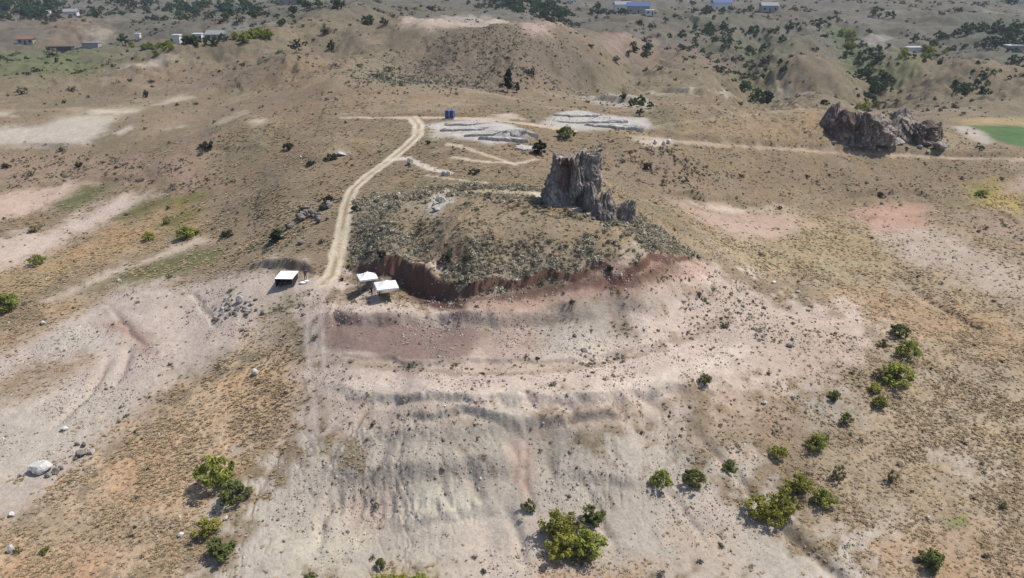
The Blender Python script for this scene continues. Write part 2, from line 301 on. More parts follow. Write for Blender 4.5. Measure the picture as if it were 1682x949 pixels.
CLAY = mask([(400, 790), (520, 724), (640, 690), (950, 690), (1130, 690), (1230, 760), (1330, 850), (1480, 1010), (360, 1010), (340, 940), (380, 870)], .04)
LEFTW = mask([(-60, 600), (180, 490), (400, 460), (480, 540), (310, 625), (180, 730), (40, 850), (-60, 900)], .04)
skew = GX * 1.0 - (GY - 85) * (GX / 60) * .35
rill = 1 - np.abs(fbm(skew / 1.5 + 1.1 * n_r1, GY / 4.5 + .5 * n_mid, 4, 221)) * 3.2; rill2 = 1 - np.abs(fbm(skew / .55, GY / 4.0, 3, 223)) * 3
amt = sstep(-.35, .45, fbm(GX / 11, GY / 8, 3, 225))
GZ = (GZ - CLAY * amt * (.36 * np.maximum(rill, 0) ** 6 + .10 * np.maximum(rill2, 0) ** 2) + (CLAY + LEFTW * .8) * .10 * fbm(GX / 2.4, GY / 2.4, 4, 227)).astype(np.float32)
dzu = np.gradient(GZ, axis=1) / np.maximum(np.gradient(GX, axis=1), 1e-5)
dGy = np.gradient(ROWS)[:, None]; dzr = np.gradient(GZ, axis=0) / dGy                    # along constant u
dzy = dzr - dzu * UU[None, :]
NRM = np.stack([-dzu, -dzy, np.ones_like(GZ)], -1); NRM /= np.linalg.norm(NRM, axis=-1, keepdims=True); NRM = NRM.reshape(-1, 3)
SOIL = np.empty(GX.shape + (3,), np.float32); VEG = np.full(GX.shape, 0.75, np.float32); SHR = np.full(GX.shape, 0.2, np.float32); STN = np.full(GX.shape, 0.05, np.float32)
g1 = (fbm(GX / 30, GY / 30, 4, 301) * 0.5 + 0.5)[..., None]; g2 = (fbm(GX / 7, GY / 7, 4, 303) * 0.5 + 0.5)[..., None]
dry_a, dry_b, dry_c = alb((154, 137, 112)), alb((130, 118, 100)), alb((142, 125, 106))
SOIL[:] = dry_a * g1 + dry_b * (1 - g1); SOIL[:] = SOIL * (0.65) + (dry_c * g2 + dry_b * (1 - g2)) * 0.35
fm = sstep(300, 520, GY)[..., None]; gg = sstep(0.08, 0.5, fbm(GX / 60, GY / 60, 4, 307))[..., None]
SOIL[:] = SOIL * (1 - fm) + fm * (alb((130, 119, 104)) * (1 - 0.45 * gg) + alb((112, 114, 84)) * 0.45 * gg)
mot = sstep(-.05, .4, fbm(GX / 22, GY / 22, 5, 309, .65))[..., None] * sstep(200, 300, GY)[..., None]
SOIL[:] = SOIL * (1 - mot * .55) + mot * .55 * alb((112, 103, 88))
mot2 = sstep(.0, .45, fbm(GX / 35 + 40, GY / 35, 5, 311, .65))[..., None] * fm
SOIL[:] = SOIL * (1 - mot2 * .5) + mot2 * .5 * alb((152, 138, 124))
band = (sstep(115, 140, GY) * (1 - sstep(250, 320, GY)))[..., None]
m3 = sstep(-.05, .45, fbm(GX / 9, GY / 14, 5, 313, .65))[..., None] * band; SOIL[:] = SOIL * (1 - m3 * .6) + m3 * .6 * alb((126, 120, 96))
m4 = sstep(.0, .45, fbm(GX / 13 + 20, GY / 8, 5, 317, .65))[..., None] * band; SOIL[:] = SOIL * (1 - m4 * .6) + m4 * .6 * alb((166, 149, 126))
def lay(M, col, veg=None, shr=None, op=1.0, stn=None, var=0.12):
    global SOIL, VEG, SHR, STN
    m = M * op; c = alb(col); k = m[..., None]
    SOIL = SOIL * (1 - k) + k * c * (1 + var * (n_r1 * 0.8 + n_r3 * 0.6)[..., None])
    if veg is not None: VEG = VEG * (1 - m) + veg * m
    if shr is not None: SHR = SHR * (1 - m) + shr * m
    if stn is not None: STN = STN * (1 - m) + stn * m
def P(poly, col, soft=0.02, veg=None, shr=None, op=1.0, stn=None, rag=0.8, var=0.12):
    M = mask(poly, soft, rag); lay(M, col, veg, shr, op, stn, var); return M

# far left valley
P([(-60, 88), (60, 80), (140, 78), (215, 92), (160, 116), (60, 128), (-60, 135)], (116, 120, 84), .05, .5, .5, .8)
P([(0, 20), (60, 25), (60, 75), (0, 78)], (135, 115, 100), .05, .3, .3, .6)
P([(60, 32), (150, 36), (165, 55), (90, 68)], (160, 128, 104), .05, .3, .2, .7)
P([(150, 52), (175, 48), (172, 72), (160, 72)], (190, 172, 150), .02, 0, 0, .8)
P([(380, 42), (440, 34), (450, 40), (400, 54)], (175, 165, 150), .03, .1, .1, .6)
# pale field and washes on the left
FIELD_L = P([(-60, 214), (60, 206), (130, 190), (192, 188), (172, 216), (142, 238), (-60, 239)], (194, 183, 168), .012, .05, .02, 1, rag=.5)
P([(100, 192), (130, 180), (230, 172), (235, 182), (180, 188)], (170, 160, 135), .02, .3, .1, .7)
P([(150, 180), (215, 180), (222, 184), (150, 186)], (205, 192, 175), .01, 0, 0, .8); P([(255, 172), (300, 157), (318, 160), (270, 172)], (196, 182, 164), .01, 0, 0, .8)
P([(190, 218), (214, 205), (220, 210), (200, 220)], (200, 190, 175), .008, 0, 0, .8); P([(270, 212), (300, 205), (305, 208), (280, 214)], (200, 186, 170), .008, 0, 0, .7)
P([(350, 200), (372, 192), (402, 180), (405, 186), (370, 202)], (200, 188, 170), .01, 0, 0, .8); P([(410, 200), (436, 194), (436, 200), (415, 206)], (200, 188, 170), .01, 0, 0, .7)
P([(-20, 181), (20, 181), (20, 190), (-20, 194)], (205, 190, 168), .01, 0, 0, .9)
P([(-40, 246), (160, 250), (330, 262), (380, 300), (330, 320), (180, 300), (-40, 300)], (160, 138, 120), .04, .4, .9, .8)
P([(-60, 330), (60, 312), (150, 300), (180, 305), (120, 332), (60, 346), (-60, 372)], (200, 176, 160), .018, .08, .1, 1)
P([(-60, 400), (90, 374), (150, 338), (200, 322), (250, 320), (230, 340), (150, 380), (70, 425), (-60, 470)], (203, 185, 172), .02, .06, .08, 1)
P([(80, 336), (140, 306), (190, 300), (165, 318), (110, 344)], (118, 120, 86), .015, .8, .1, .9)
P([(185, 360), (235, 332), (275, 328), (225, 358)], (116, 116, 78), .015, .8, .3, .8)
P([(280, 330), (320, 318), (340, 322), (300, 338)], (130, 126, 76), .015, .8, .2, .8)
P([(250, 372), (300, 346), (330, 344), (290, 374)], (122, 122, 74), .015, .8, .3, .8)
P([(-60, 470), (60, 430), (150, 385), (250, 345), (330, 340), (350, 370), (260, 405), (130, 440), (60, 480), (-60, 540)], (170, 148, 114), .03, .9, .1, .8)
P([(110, 415), (180, 385), (240, 372), (230, 392), (140, 425)], (178, 146, 114), .02, .9, .05, .7)
P([(80, 490), (160, 452), (250, 420), (330, 388), (348, 394), (270, 424), (180, 456), (110, 490)], (200, 184, 168), .015, .05, .05, .95)
P([(150, 478), (230, 438), (320, 412), (370, 408), (350, 426), (280, 450), (200, 474)], (124, 124, 90), .018, .8, .1, .85)
P([(370, 330), (470, 330), (560, 330), (545, 420), (480, 436), (400, 430), (360, 380)], (146, 132, 110), .03, .7, .7, .7)
P([(80, 336), (140, 306), (190, 300), (165, 318), (110, 344)], (108, 112, 76), .012, .7, .1, .9); P([(185, 360), (235, 332), (275, 328), (225, 358)], (106, 106, 68), .012, .7, .3, .85); P([(280, 330), (320, 318), (340, 322), (300, 338)], (122, 118, 66), .012, .7, .2, .8)
P([(250, 372), (300, 346), (330, 344), (290, 374)], (112, 112, 64), .012, .7, .3, .85); P([(150, 478), (230, 438), (320, 412), (370, 408), (350, 426), (280, 450), (200, 474)], (112, 114, 80), .014, .7, .1, .9)
P([(330, 102), (440, 97), (530, 86), (560, 108), (500, 134), (380, 140)], (128, 112, 96), .03, .8, .5, .7); P([(240, 190), (420, 170), (560, 172), (520, 188), (360, 200)], (142, 124, 104), .03, .8, .3, .5)  # first outline: shade of the far hill hollow painted into the soil colour
# big left terrace of bare pale earth
P([(-60, 600), (80, 520), (180, 480), (300, 462), (380, 448), (520, 452), (540, 470), (500, 500), (480, 540), (400, 575), (310, 625), (240, 675), (180, 730), (110, 800), (40, 850), (-60, 900)], (198, 183, 171), .03, .06, .12, 1, .5)
P([(-60, 690), (100, 640), (220, 640), (220, 680), (150, 740), (60, 820), (-60, 870)], (190, 181, 169), .04, .05, .05, .7, .5)
P([(60, 540), (140, 520), (170, 560), (120, 590), (50, 590)], (188, 182, 172), .03, .1, .1, .6, .5)
P([(-60, 640), (60, 596), (140, 582), (150, 600), (70, 636), (-60, 690)], (160, 142, 122), .02, .7, .2, .9)
P([(-60, 570), (60, 520), (130, 485), (180, 470), (160, 495), (90, 535), (-60, 610)], (168, 146, 118), .02, .8, .15, .85)
P([(160, 530), (200, 528), (250, 552), (256, 580), (230, 575), (205, 552)], (170, 144, 130), .012, .1, .2, .85)
P([(380, 485), (420, 490), (410, 515), (360, 520)], (188, 180, 168), .02, .1, .1, .7, .9)
P([(430, 490), (490, 490), (500, 560), (470, 580), (430, 570), (420, 520)], (170, 156, 134), .025, .6, .5, .75, .4)
P([(465, 480), (482, 480), (492, 560), (490, 640), (474, 640), (468, 560)], (134, 128, 96), .012, .8, .5, .7)
# orange grass spur, lower left
P([(330, 640), (420, 580), (480, 560), (505, 600), (500, 690), (450, 730), (400, 790), (390, 830), (330, 890), (260, 960), (-60, 960), (-60, 890), (100, 815), (190, 735), (260, 680)], (186, 162, 134), .05, .95, .25, 1, .1, rag=1.5)
P([(400, 610), (460, 590), (490, 640), (440, 690), (340, 740), (260, 730), (320, 670)], (188, 160, 129), .03, 1, .05, .7)
P([(180, 760), (290, 730), (310, 780), (250, 850), (150, 850)], (180, 150, 122), .03, 1, .05, .7)
P([(-60, 960), (40, 915), (140, 890), (220, 880), (200, 920), (120, 990), (-60, 1010)], (186, 152, 124), .025, 1, .02, .85)
P([(60, 850), (240, 840), (330, 880), (250, 900), (60, 890)], (162, 148, 128), .03, .6, .3, .6, .3)
# right-hand grass plain
P([(1140, 400), (1240, 350), (1480, 335), (1760, 350), (1760, 1000), (1440, 1000), (1320, 860), (1390, 700), (1420, 560), (1420, 525), (1260, 455)], (162, 146, 124), .03, .95, .15, 1)
P([(1270, 350), (1420, 370), (1480, 440), (1400, 470), (1300, 440), (1200, 420)], (160, 147, 114), .05, .95, .05, .6)
P([(1330, 478), (1480, 478), (1600, 510), (1720, 560), (1720, 600), (1540, 560), (1400, 525)], (168, 140, 110), .03, 1, .02, .8)
P([(1540, 400), (1682, 500), (1760, 530), (1700, 540), (1560, 480)], (160, 148, 120), .04, .9, .15, .6)
P([(1500, 640), (1760, 620), (1760, 760), (1560, 740)], (176, 158, 132), .05, .9, .1, .6)
P([(1380, 740), (1560, 720), (1640, 800), (1560, 880), (1420, 830)], (160, 142, 116), .05, .95, .25, .7)
P([(1420, 880), (1560, 860), (1760, 900), (1760, 1010), (1450, 1010)], (176, 148, 122), .05, .95, .15, .7)
P([(1530, 745), (1600, 735), (1640, 790), (1590, 790)], (196, 186, 174), .03, .2, .05, .7, .3)
P([(1400, 820), (1460, 830), (1480, 880), (1430, 870)], (190, 182, 168), .03, .2, .05, .6, .3)
P([(1555, 850), (1585, 846), (1590, 866), (1560, 868)], (124, 134, 78), .01, .9, 0, .8)
P([(1590, 300), (1640, 300), (1682, 320), (1682, 360), (1600, 335)], (176, 158, 100), .02, .9, .05, .8)
P([(1600, 306), (1632, 308), (1630, 322), (1600, 320)], (130, 132, 74), .012, .9, .0, .8)
# pink and pale washes, right
P([(1405, 345), (1450, 336), (1505, 336), (1540, 365), (1500, 388), (1440, 380)], (192, 156, 140), .02, .1, .1, .9)
P([(1440, 384), (1530, 368), (1620, 410), (1760, 470), (1760, 540), (1640, 490), (1560, 450), (1480, 420)], (186, 172, 158), .03, .15, .1, .85, .3)
P([(1110, 332), (1180, 338), (1290, 346), (1320, 372), (1260, 392), (1170, 372)], (188, 164, 150), .025, .15, .15, .85)
P([(1130, 330), (1200, 338), (1280, 340), (1260, 347), (1150, 342)], (204, 188, 172), .01, 0, 0, .8)
P([(1560, 356), (1640, 352), (1720, 390), (1720, 410), (1620, 385)], (160, 142, 128), .02, .5, .4, .7)
P([(1640, 320), (1660, 296), (1720, 280), (1720, 300), (1670, 320)], (186, 162, 146), .012, .1, .1, .7)
# hillside between mound and the right road
P([(990, 240), (1120, 250), (1230, 300), (1240, 322), (1100, 322), (1010, 290)], (142, 126, 108), .025, .6, .9, .85)
P([(1240, 255), (1560, 268), (1600, 300), (1520, 322), (1300, 318), (1240, 290)], (140, 124, 104), .03, .7, .5, .8)
P([(1100, 215), (1230, 195), (1340, 182), (1360, 232), (1240, 232), (1120, 226)], (156, 138, 110), .02, .9, .1, .8)
M_, d_ = strip([(1080, 206), (1160, 196), (1250, 186), (1340, 177)], .5, .4, .6, 440); lay(M_, (186, 170, 148), .1, 0, .35)
# mound: shrubby flanks, grassy crown
P([(575, 320), (640, 318), (900, 310), (1010, 340), (1120, 400), (1160, 422), (1086, 440), (1052, 458), (900, 479), (780, 496), (716, 486), (700, 456), (640, 436), (572, 440)], (154, 141, 118), .014, .5, 1.6, .9, .3)
P([(640, 330), (740, 322), (890, 330), (960, 350), (1050, 392), (1000, 416), (880, 412), (780, 424), (700, 410), (640, 370)], (146, 130, 107), .035, .9, .5, .85)
P([(580, 330), (640, 322), (720, 330), (700, 350), (620, 352)], (168, 160, 144), .025, .3, .8, .6, .5)
P([(708, 320), (735, 312), (742, 330), (720, 352), (704, 356)], (198, 192, 182), .008, 0, .3, .9, .6)
P([(740, 312), (830, 312), (890, 316), (890, 322), (760, 318)], (190, 176, 152), .008, .1, .1, .6)
P([(876, 316), (912, 324), (930, 332), (966, 346), (970, 354), (925, 340), (880, 324)], (208, 198, 182), .006, 0, 0, .9, .3)
# red scarp and terraces
MAIN = P([(505, 470), (560, 468), (640, 488), (700, 500), (760, 516), (900, 527), (1040, 492), (1140, 452), (1200, 452), (1300, 488), (1410, 515), (1430, 545), (1380, 600), (1300, 640), (1170, 640), (1060, 690), (950, 712), (800, 716), (640, 706), (510, 700), (505, 580)], (202, 185, 173), .045, .05, .2, 1, .4, rag=1.5)
P([(1150, 455), (1220, 470), (1320, 500), (1400, 560), (1330, 610), (1180, 600), (1120, 520)], (186, 170, 158), .04, .15, .55, .75, .4)
P([(1280, 540), (1390, 540), (1420, 580), (1400, 640), (1320, 640), (1260, 590)], (182, 164, 150), .04, .5, .4, .7, .3)
P([(700, 500), (770, 494), (850, 489), (930, 474), (1048, 462), (1082, 446), (1130, 430), (1165, 440), (1150, 470), (1060, 488), (950, 505), (860, 521), (800, 522), (740, 508)], (186, 158, 144), .008, .08, .5, .95, .3)
P([(1050, 442), (1066, 428), (1100, 424), (1080, 452), (1040, 462)], (182, 142, 128), .01, .05, .2, .7)
P([(805, 515), (900, 505), (1000, 490), (1140, 462), (1150, 478), (1000, 512), (900, 528), (820, 524)], (160, 142, 116), .01, .5, 1.2, .6)
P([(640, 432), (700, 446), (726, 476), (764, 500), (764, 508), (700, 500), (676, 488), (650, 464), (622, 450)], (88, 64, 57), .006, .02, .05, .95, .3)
for k, (pp, w_, cc, op) in enumerate([([(500, 600), (560, 596), (640, 602), (740, 612), (840, 614), (940, 606), (1040, 586), (1130, 556), (1200, 520)], 1.0, (160, 142, 126), .75), ([(540, 628), (640, 640), (760, 652), (880, 654), (1000, 640), (1110, 616), (1220, 570)], 2.2, (214, 200, 188), .7),
        ([(520, 660), (600, 672), (700, 690), (820, 698), (930, 692), (1050, 670), (1140, 644)], 1.1, (164, 146, 132), .75), ([(560, 712), (700, 708), (860, 706), (1000, 696), (1120, 672)], 1.6, (206, 192, 180), .5), ([(760, 520), (880, 520), (980, 508), (1080, 484), (1160, 456)], 1.3, (206, 190, 176), .6)]):
    M_, d_ = strip(pp, w_, w_ * .45, 1.0, 470 + k); lay(M_, cc, .1, .5 if cc[0] < 190 else 0, op)
EDGE, _e = strip([(640, 447), (668, 470), (694, 496), (752, 498), (790, 490), (850, 486), (900, 475), (960, 468), (1046, 459), (1080, 445)], .9, .4, .7, 399); lay(EDGE, (112, 86, 76), .1, .3, .8, 2.0)  # overhang's shade line painted dark into the soil along the bank foot
CUT = sstep(.80, .52, NRM[:, 2].reshape(GX.shape)) if 0 else (1 - sstep(.50, .80, NRM[:, 2].reshape(GX.shape)))
CUT = CUT * mask([(560, 415), (700, 415), (900, 420), (1080, 395), (1180, 400), (1180, 440), (1060, 470), (900, 505), (760, 515), (640, 480), (560, 460)], .01); lay(CUT, (116, 87, 76), .02, .02, .9, 1.0, .3)
P([(528, 522), (552, 513), (600, 527), (700, 532), (780, 532), (800, 548), (770, 586), (740, 596), (690, 594), (600, 580), (548, 576), (530, 560)], (146, 126, 118), .008, .08, .12, 1, .9, .5)
P([(780, 536), (880, 532), (920, 545), (890, 590), (780, 592)], (176, 157, 146), .015, .05, .1, .8, .5)
P([(890, 532), (990, 522), (1010, 552), (960, 586), (900, 590)], (186, 179, 168), .02, .05, .1, .8, .4)
P([(560, 585), (700, 598), (800, 600), (950, 594), (1040, 570), (1040, 580), (940, 606), (780, 612), (620, 604)], (176, 160, 142), .01, .3, .9, .6, .3)
P([(610, 622), (740, 640), (880, 646), (1030, 640), (1170, 612), (1180, 626), (1040, 660), (880, 672), (700, 664), (600, 640)], (210, 195, 182), .02, 0, .02, .8)
P([(648, 603), (680, 606), (682, 620), (650, 618)], (178, 158, 146), .012, 0, .1, .7)
P([(560, 640), (640, 664), (780, 690), (900, 702), (820, 712), (660, 702), (550, 690)], (192, 175, 162), .02, .1, .2, .6, .3)
P([(930, 690), (1060, 660), (1130, 640), (1150, 660), (1080, 690), (960, 706)], (182, 166, 150), .02, .3, .4, .5)
# grey clay spur at the front
P([(400, 780), (520, 720), (640, 712), (950, 710), (1120, 700), (1200, 760), (1320, 850), (1480, 1000), (360, 1000), (340, 940), (380, 870)], (187, 177, 165), .055, .05, .1, 1, .4, rag=1.7)
P([(575, 742), (650, 722), (780, 716), (930, 716), (1010, 722), (960, 750), (840, 750), (700, 756), (600, 768)], (172, 163, 150), .03, .02, .05, .8, .3)
P([(520, 792), (620, 788), (720, 788), (840, 776), (850, 800), (760, 812), (640, 812), (540, 806)], (171, 161, 148), .025, .02, .05, .75, .4)
P([(900, 770), (980, 730), (1080, 740), (1080, 790), (980, 820), (900, 800)], (186, 176, 163), .03, .02, .05, .6, .4)
P([(1000, 800), (1080, 810), (1120, 880), (1040, 890)], (178, 169, 157), .03, .02, .05, .6, .4)
P([(660, 815), (770, 812), (790, 845), (680, 856)], (196, 193, 178), .02, .02, .02, .6, .2)
P([(570, 800), (650, 806), (640, 870), (570, 880)], (182, 163, 150), .02, .1, .2, .7, .4)
P([(840, 730), (870, 726), (880, 810), (850, 820)], (184, 160, 146), .012, .1, .3, .8, .3)
P([(480, 880), (600, 880), (580, 940), (480, 950)], (196, 188, 168), .04, .02, .02, .6)
P([(780, 860), (870, 870), (870, 949), (760, 949)], (200, 184, 172), .04, .05, .1, .6)
P([(900, 915), (1060, 925), (1100, 990), (860, 990)], (180, 150, 126), .03, .7, .1, .6)
P([(1190, 640), (1300, 650), (1320, 720), (1250, 720), (1180, 700)], (174, 152, 134), .03, .5, .5, .7, .3)
P([(1060, 700), (1180, 690), (1250, 740), (1180, 760)], (184, 168, 152), .03, .4, .4, .6, .3)
P([(1290, 640), (1390, 640), (1400, 700), (1320, 700)], (182, 176, 164), .03, .3, .2, .6, .3)
P([(1110, 850), (1200, 860), (1200, 960), (1100, 940)], (184, 164, 146), .05, .4, .2, .5)
P([(620, 925), (720, 930), (720, 1000), (600, 1000)], (180, 168, 130), .03, .7, .1, .6)
# rock shelves behind the mound
SLAB = P([(700, 206), (760, 198), (800, 194), (850, 210), (872, 224), (866, 232), (800, 236), (745, 226)], (196, 191, 184), .008, .02, .05, 1, .2, .6)
SLAB2 = P([(884, 206), (900, 194), (948, 180), (1000, 190), (1062, 194), (1072, 210), (1000, 214), (930, 214)], (192, 187, 179), .008, .02, .1, 1, .3, .6)
P([(700, 214), (730, 206), (760, 222), (720, 226)], (200, 194, 184), .01, .1, .05, .7); P([(940, 160), (1000, 152), (1070, 170), (1060, 180), (980, 172)], (186, 176, 162), .012, .2, .4, .7, .3)
P([(1060, 150), (1140, 150), (1200, 152), (1190, 158), (1080, 156)], (196, 186, 172), .01, .1, .3, .7); P([(1240, 152), (1300, 148), (1330, 152), (1270, 158)], (190, 180, 168), .01, .1, .3, .6)
P([(1035, 228), (1095, 226), (1110, 236), (1060, 240)], (206, 192, 176), .006, 0, .1, .8)
P([(780, 194), (840, 186), (860, 196), (800, 200)], (204, 190, 174), .008, 0, 0, .7)
P([(545, 256), (560, 246), (575, 250), (560, 258)], (186, 182, 172), .006, 0, 0, .8)
# red-rimmed hill behind
P([(560, 150), (640, 90), (720, 50), (920, 55), (980, 100), (940, 150), (835, 152), (700, 145)], (128, 114, 100), .04, .6, .9, .9)
P([(555, 148), (600, 100), (640, 84), (660, 110), (720, 130), (680, 150)], (138, 132, 112), .03, .5, .9, .6, .3)
P([(664, 44), (720, 28), (800, 27), (836, 40), (770, 44), (700, 50)], (200, 178, 162), .012, .05, .2, .85); P([(850, 40), (900, 36), (944, 50), (900, 56), (860, 54)], (192, 166, 152), .012, .05, .3, .8)
P([(980, 68), (1080, 64), (1090, 80), (1000, 84)], (186, 162, 146), .02, .1, .4, .7); P([(950, 60), (1100, 50), (1200, 70), (1180, 110), (1020, 100)], (148, 122, 108), .05, .4, .7, .5)
P([(700, 152), (560, 170), (420, 150), (500, 90), (600, 84), (560, 130)], (156, 136, 110), .03, .9, .3, .5)
P([(200, 110), (300, 98), (440, 92), (420, 120), (300, 140), (170, 138)], (146, 126, 108), .03, .8, .4, .6)
P([(195, 102), (250, 98), (300, 95), (300, 99), (220, 106)], (190, 176, 156), .012, 0, 0, .7)
# far right: ravine greens, pale plots, the bright green field
P([(1130, 60), (1290, 60), (1280, 90), (1150, 80)], (112, 112, 84), .05, .4, .6, .7); P([(1360, 45), (1400, 45), (1420, 90), (1470, 120), (1440, 150), (1400, 100)], (104, 116, 74), .03, .4, .6, .8)
P([(1420, 110), (1520, 100), (1500, 125), (1440, 140)], (112, 120, 76), .04, .4, .5, .7); P([(1210, 130), (1260, 140), (1270, 170), (1230, 165)], (108, 114, 76), .03, .4, .6, .7)
P([(1405, 66), (1440, 58), (1462, 62), (1460, 76), (1410, 74)], (186, 172, 158), .012, .1, .1, .7); P([(1580, 40), (1682, 30), (1720, 90), (1600, 90)], (100, 108, 92), .06, .4, .8, .6)
P([(1430, 20), (1682, 18), (1682, 26), (1450, 28)], (176, 158, 146), .02, .1, .1, .6); P([(1300, 170), (1440, 100), (1480, 180), (1420, 185)], (142, 128, 106), .05, .5, .4, .4)
P([(1555, 196), (1760, 190), (1760, 204), (1590, 206)], (176, 156, 116), .015, .5, .1, .8)
FIELD_R = P([(1590, 206), (1760, 204), (1760, 244), (1668, 240), (1630, 230)], (92, 118, 74), .008, .5, 0, 1, rag=.6, var=.25)
P([(1560, 206), (1590, 208), (1636, 232), (1620, 238), (1580, 222)], (190, 180, 166), .008, .1, .2, .8); P([(1500, 214), (1570, 220), (1620, 246), (1520, 244)], (160, 142, 116), .02, .6, .4, .7)
P([(1700, -20), (1660, 8), (1640, 4)], (90, 110, 80), .02, .1, .3, .6)

# tracks
TRACK_PTS = [(678, 193), (688, 206), (686, 222), (668, 240), (640, 263), (605, 288), (580, 310), (570, 335), (564, 365), (559, 395), (553, 425), (545, 452), (530, 466)]
TRK, td = strip(TRACK_PTS, 2.7, .3, .25, 401)
lay(TRK, (206, 192, 170), 0, 0, 1, .1)
lay(TRK * np.exp(-(td / .38) ** 2) * sstep(-.4, .2, n_r1 + .1), (156, 138, 108), .7, 0, .85); lay(TRK * np.exp(-((np.abs(td) - .8) / .3) ** 2), (218, 206, 187), 0, 0, .7)
LOW, ld = strip([(530, 466), (518, 500), (516, 550), (520, 600), (528, 660), (532, 700)], 2.8, .5, .4, 403)
lay(LOW * sstep(.35, .9, np.abs(ld)), (208, 192, 180), 0, 0, .8)
for off in (-.75, .75): lay(np.exp(-((ld - off) / .18) ** 2) * LOW, (180, 160, 146), 0, 0, .5)
HIGH, hd = strip([(655, 193), (668, 193), (680, 193), (760, 194), (830, 199), (870, 204), (905, 209), (940, 214)], 2.0, .4, .5, 405)
lay(HIGH, (204, 184, 160), 0, 0, .9)
ROAD, rd = strip([(1040, 224), (1110, 231), (1250, 242), (1400, 251), (1550, 259), (1740, 264)], 1.2, .5, .8, 407)
lay(ROAD, (192, 174, 152), 0, .1, .75)
SPUR, sd_ = strip([(640, 262), (668, 260), (690, 270), (716, 280), (740, 284)], 1.5, .4, .4, 409); lay(SPUR, (220, 210, 196), 0, 0, .9)
for k, (pp, w) in enumerate([([(735, 236), (770, 244), (810, 258), (845, 270)], 1.2), ([(745, 258), (775, 263), (800, 266)], 1.0), ([(800, 266), (850, 268), (880, 262)], .9), ([(700, 288), (760, 296), (800, 300)], .7),
                           ([(1100, 236), (1150, 250), (1230, 290), (1290, 310)], 1.0), ([(560, 193), (655, 193)], .9)]):
    M_, d_ = strip(pp, w, .4, .5, 420 + k); lay(M_, (210, 196, 176) if k != 4 else (150, 134, 104), .05, 0, .75 if k != 4 else .5)
FAR1, f1 = strip([(-40, 184), (20, 182), (120, 178), (240, 176)], 3, .8, 1, 431); lay(FAR1, (170, 150, 124), .2, 0, .5)
SOIL[..., 2] *= 1 - .045 * (1 - sstep(150, 220, GY)); SOIL[..., 1] *= 1 - .01 * (1 - sstep(150, 220, GY))
SOIL = SOIL * (1 + (sstep(.6, .95, VEG) * (1 - sstep(120, 170, GY)))[..., None] * np.array([.12, .16, .22]))
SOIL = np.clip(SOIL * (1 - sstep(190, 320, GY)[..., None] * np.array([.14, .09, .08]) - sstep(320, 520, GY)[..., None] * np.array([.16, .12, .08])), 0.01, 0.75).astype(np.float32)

# ------------------------------------------------------------------ materials
def new_mat(name):
    m = bpy.data.materials.new(name); m.use_nodes = True; nt = m.node_tree; nt.nodes.clear()
    out = nt.nodes.new('ShaderNodeOutputMaterial'); b = nt.nodes.new('ShaderNodeBsdfPrincipled')
    b.inputs['Roughness'].default_value = 0.95; b.inputs['Specular IOR Level'].default_value = 0.15
    nt.links.new(b.outputs[0], out.inputs[0]); return m, nt, b, out
def nd(nt, t, **k):
    n = nt.nodes.new(t)
    for a, v in k.items():
        if a in n.inputs: n.inputs[a].default_value = v
        else: setattr(n, a, v)
    return n
def noise(nt, vec, scale, detail=4.0, rough=0.55):
    n = nd(nt, 'ShaderNodeTexNoise'); n.inputs['Scale'].default_value = scale; n.inputs['Detail'].default_value = detail; n.inputs['Roughness'].default_value = rough
    nt.links.new(vec, n.inputs['Vector']); return n.outputs['Fac']
def ramp(nt, fac, stops):
    r = nd(nt, 'ShaderNodeValToRGB'); e = r.color_ramp.elements
    while len(e) < len(stops): e.new(0.5)
    for el, (p, c) in zip(e, stops): el.position = p; el.color = tuple(c) + (1,) if hasattr(c, '__len__') else (c, c, c, 1)
    nt.links.new(fac, r.inputs[0]); return r.outputs[0]
def mix(nt, fac, a, b, mode='MIX'):
    m = nd(nt, 'ShaderNodeMix', data_type='RGBA', blend_type=mode)
    for s, v in ((0, fac), (6, a), (7, b)):
        if hasattr(v, 'is_linked') or hasattr(v, 'node'): nt.links.new(v, m.inputs[s])
        else: m.inputs[s].default_value = v if not hasattr(v, '__len__') else tuple(v)[:3] + (1,)
    return m.outputs[2]
def math_(nt, op, a, b):
    m = nd(nt, 'ShaderNodeMath', operation=op)
    for s, v in ((0, a), (1, b)):
        if hasattr(v, 'node'): nt.links.new(v, m.inputs[s])
        else: m.inputs[s].default_value = v
    return m.outputs[0]
def bump(nt, b, h, strength, dist):
    n = nd(nt, 'ShaderNodeBump'); n.inputs['Strength'].default_value = strength; n.inputs['Distance'].default_value = dist
    nt.links.new(h, n.inputs['Height']); nt.links.new(n.outputs[0], b.inputs['Normal'])

M_GROUND, nt, b, _o = new_mat('ground_earth')
pos = nd(nt, 'ShaderNodeNewGeometry').outputs['Position']
soil = nd(nt, 'ShaderNodeAttribute', attribute_name='soil').outputs['Color']
veg = nd(nt, 'ShaderNodeAttribute', attribute_name='veg').outputs['Fac']
n1 = noise(nt, pos, 2.6, 5, .6); n2 = noise(nt, pos, .55, 4, .6); n3 = noise(nt, pos, 1.15, 6, .72); n4 = noise(nt, pos, .16, 5, .7)
c = mix(nt, 1.0, soil, ramp(nt, n1, [(.25, .80), (.5, 1.0), (.75, 1.16)]), 'MULTIPLY')
c = mix(nt, 1.0, c, ramp(nt, n2, [(.3, .90), (.5, 1.0), (.7, 1.09)]), 'MULTIPLY')
grain = noise(nt, pos, 5.5, 3, .6); c = mix(nt, 1.0, c, ramp(nt, grain, [(.30, .66), (.38, .97), (.62, 1.0), (.74, 1.14)]), 'MULTIPLY')
tuft = ramp(nt, n3, [(.37, .62), (.47, .95), (.60, 1.05), (.72, 1.28)])        # tussocks too small to model
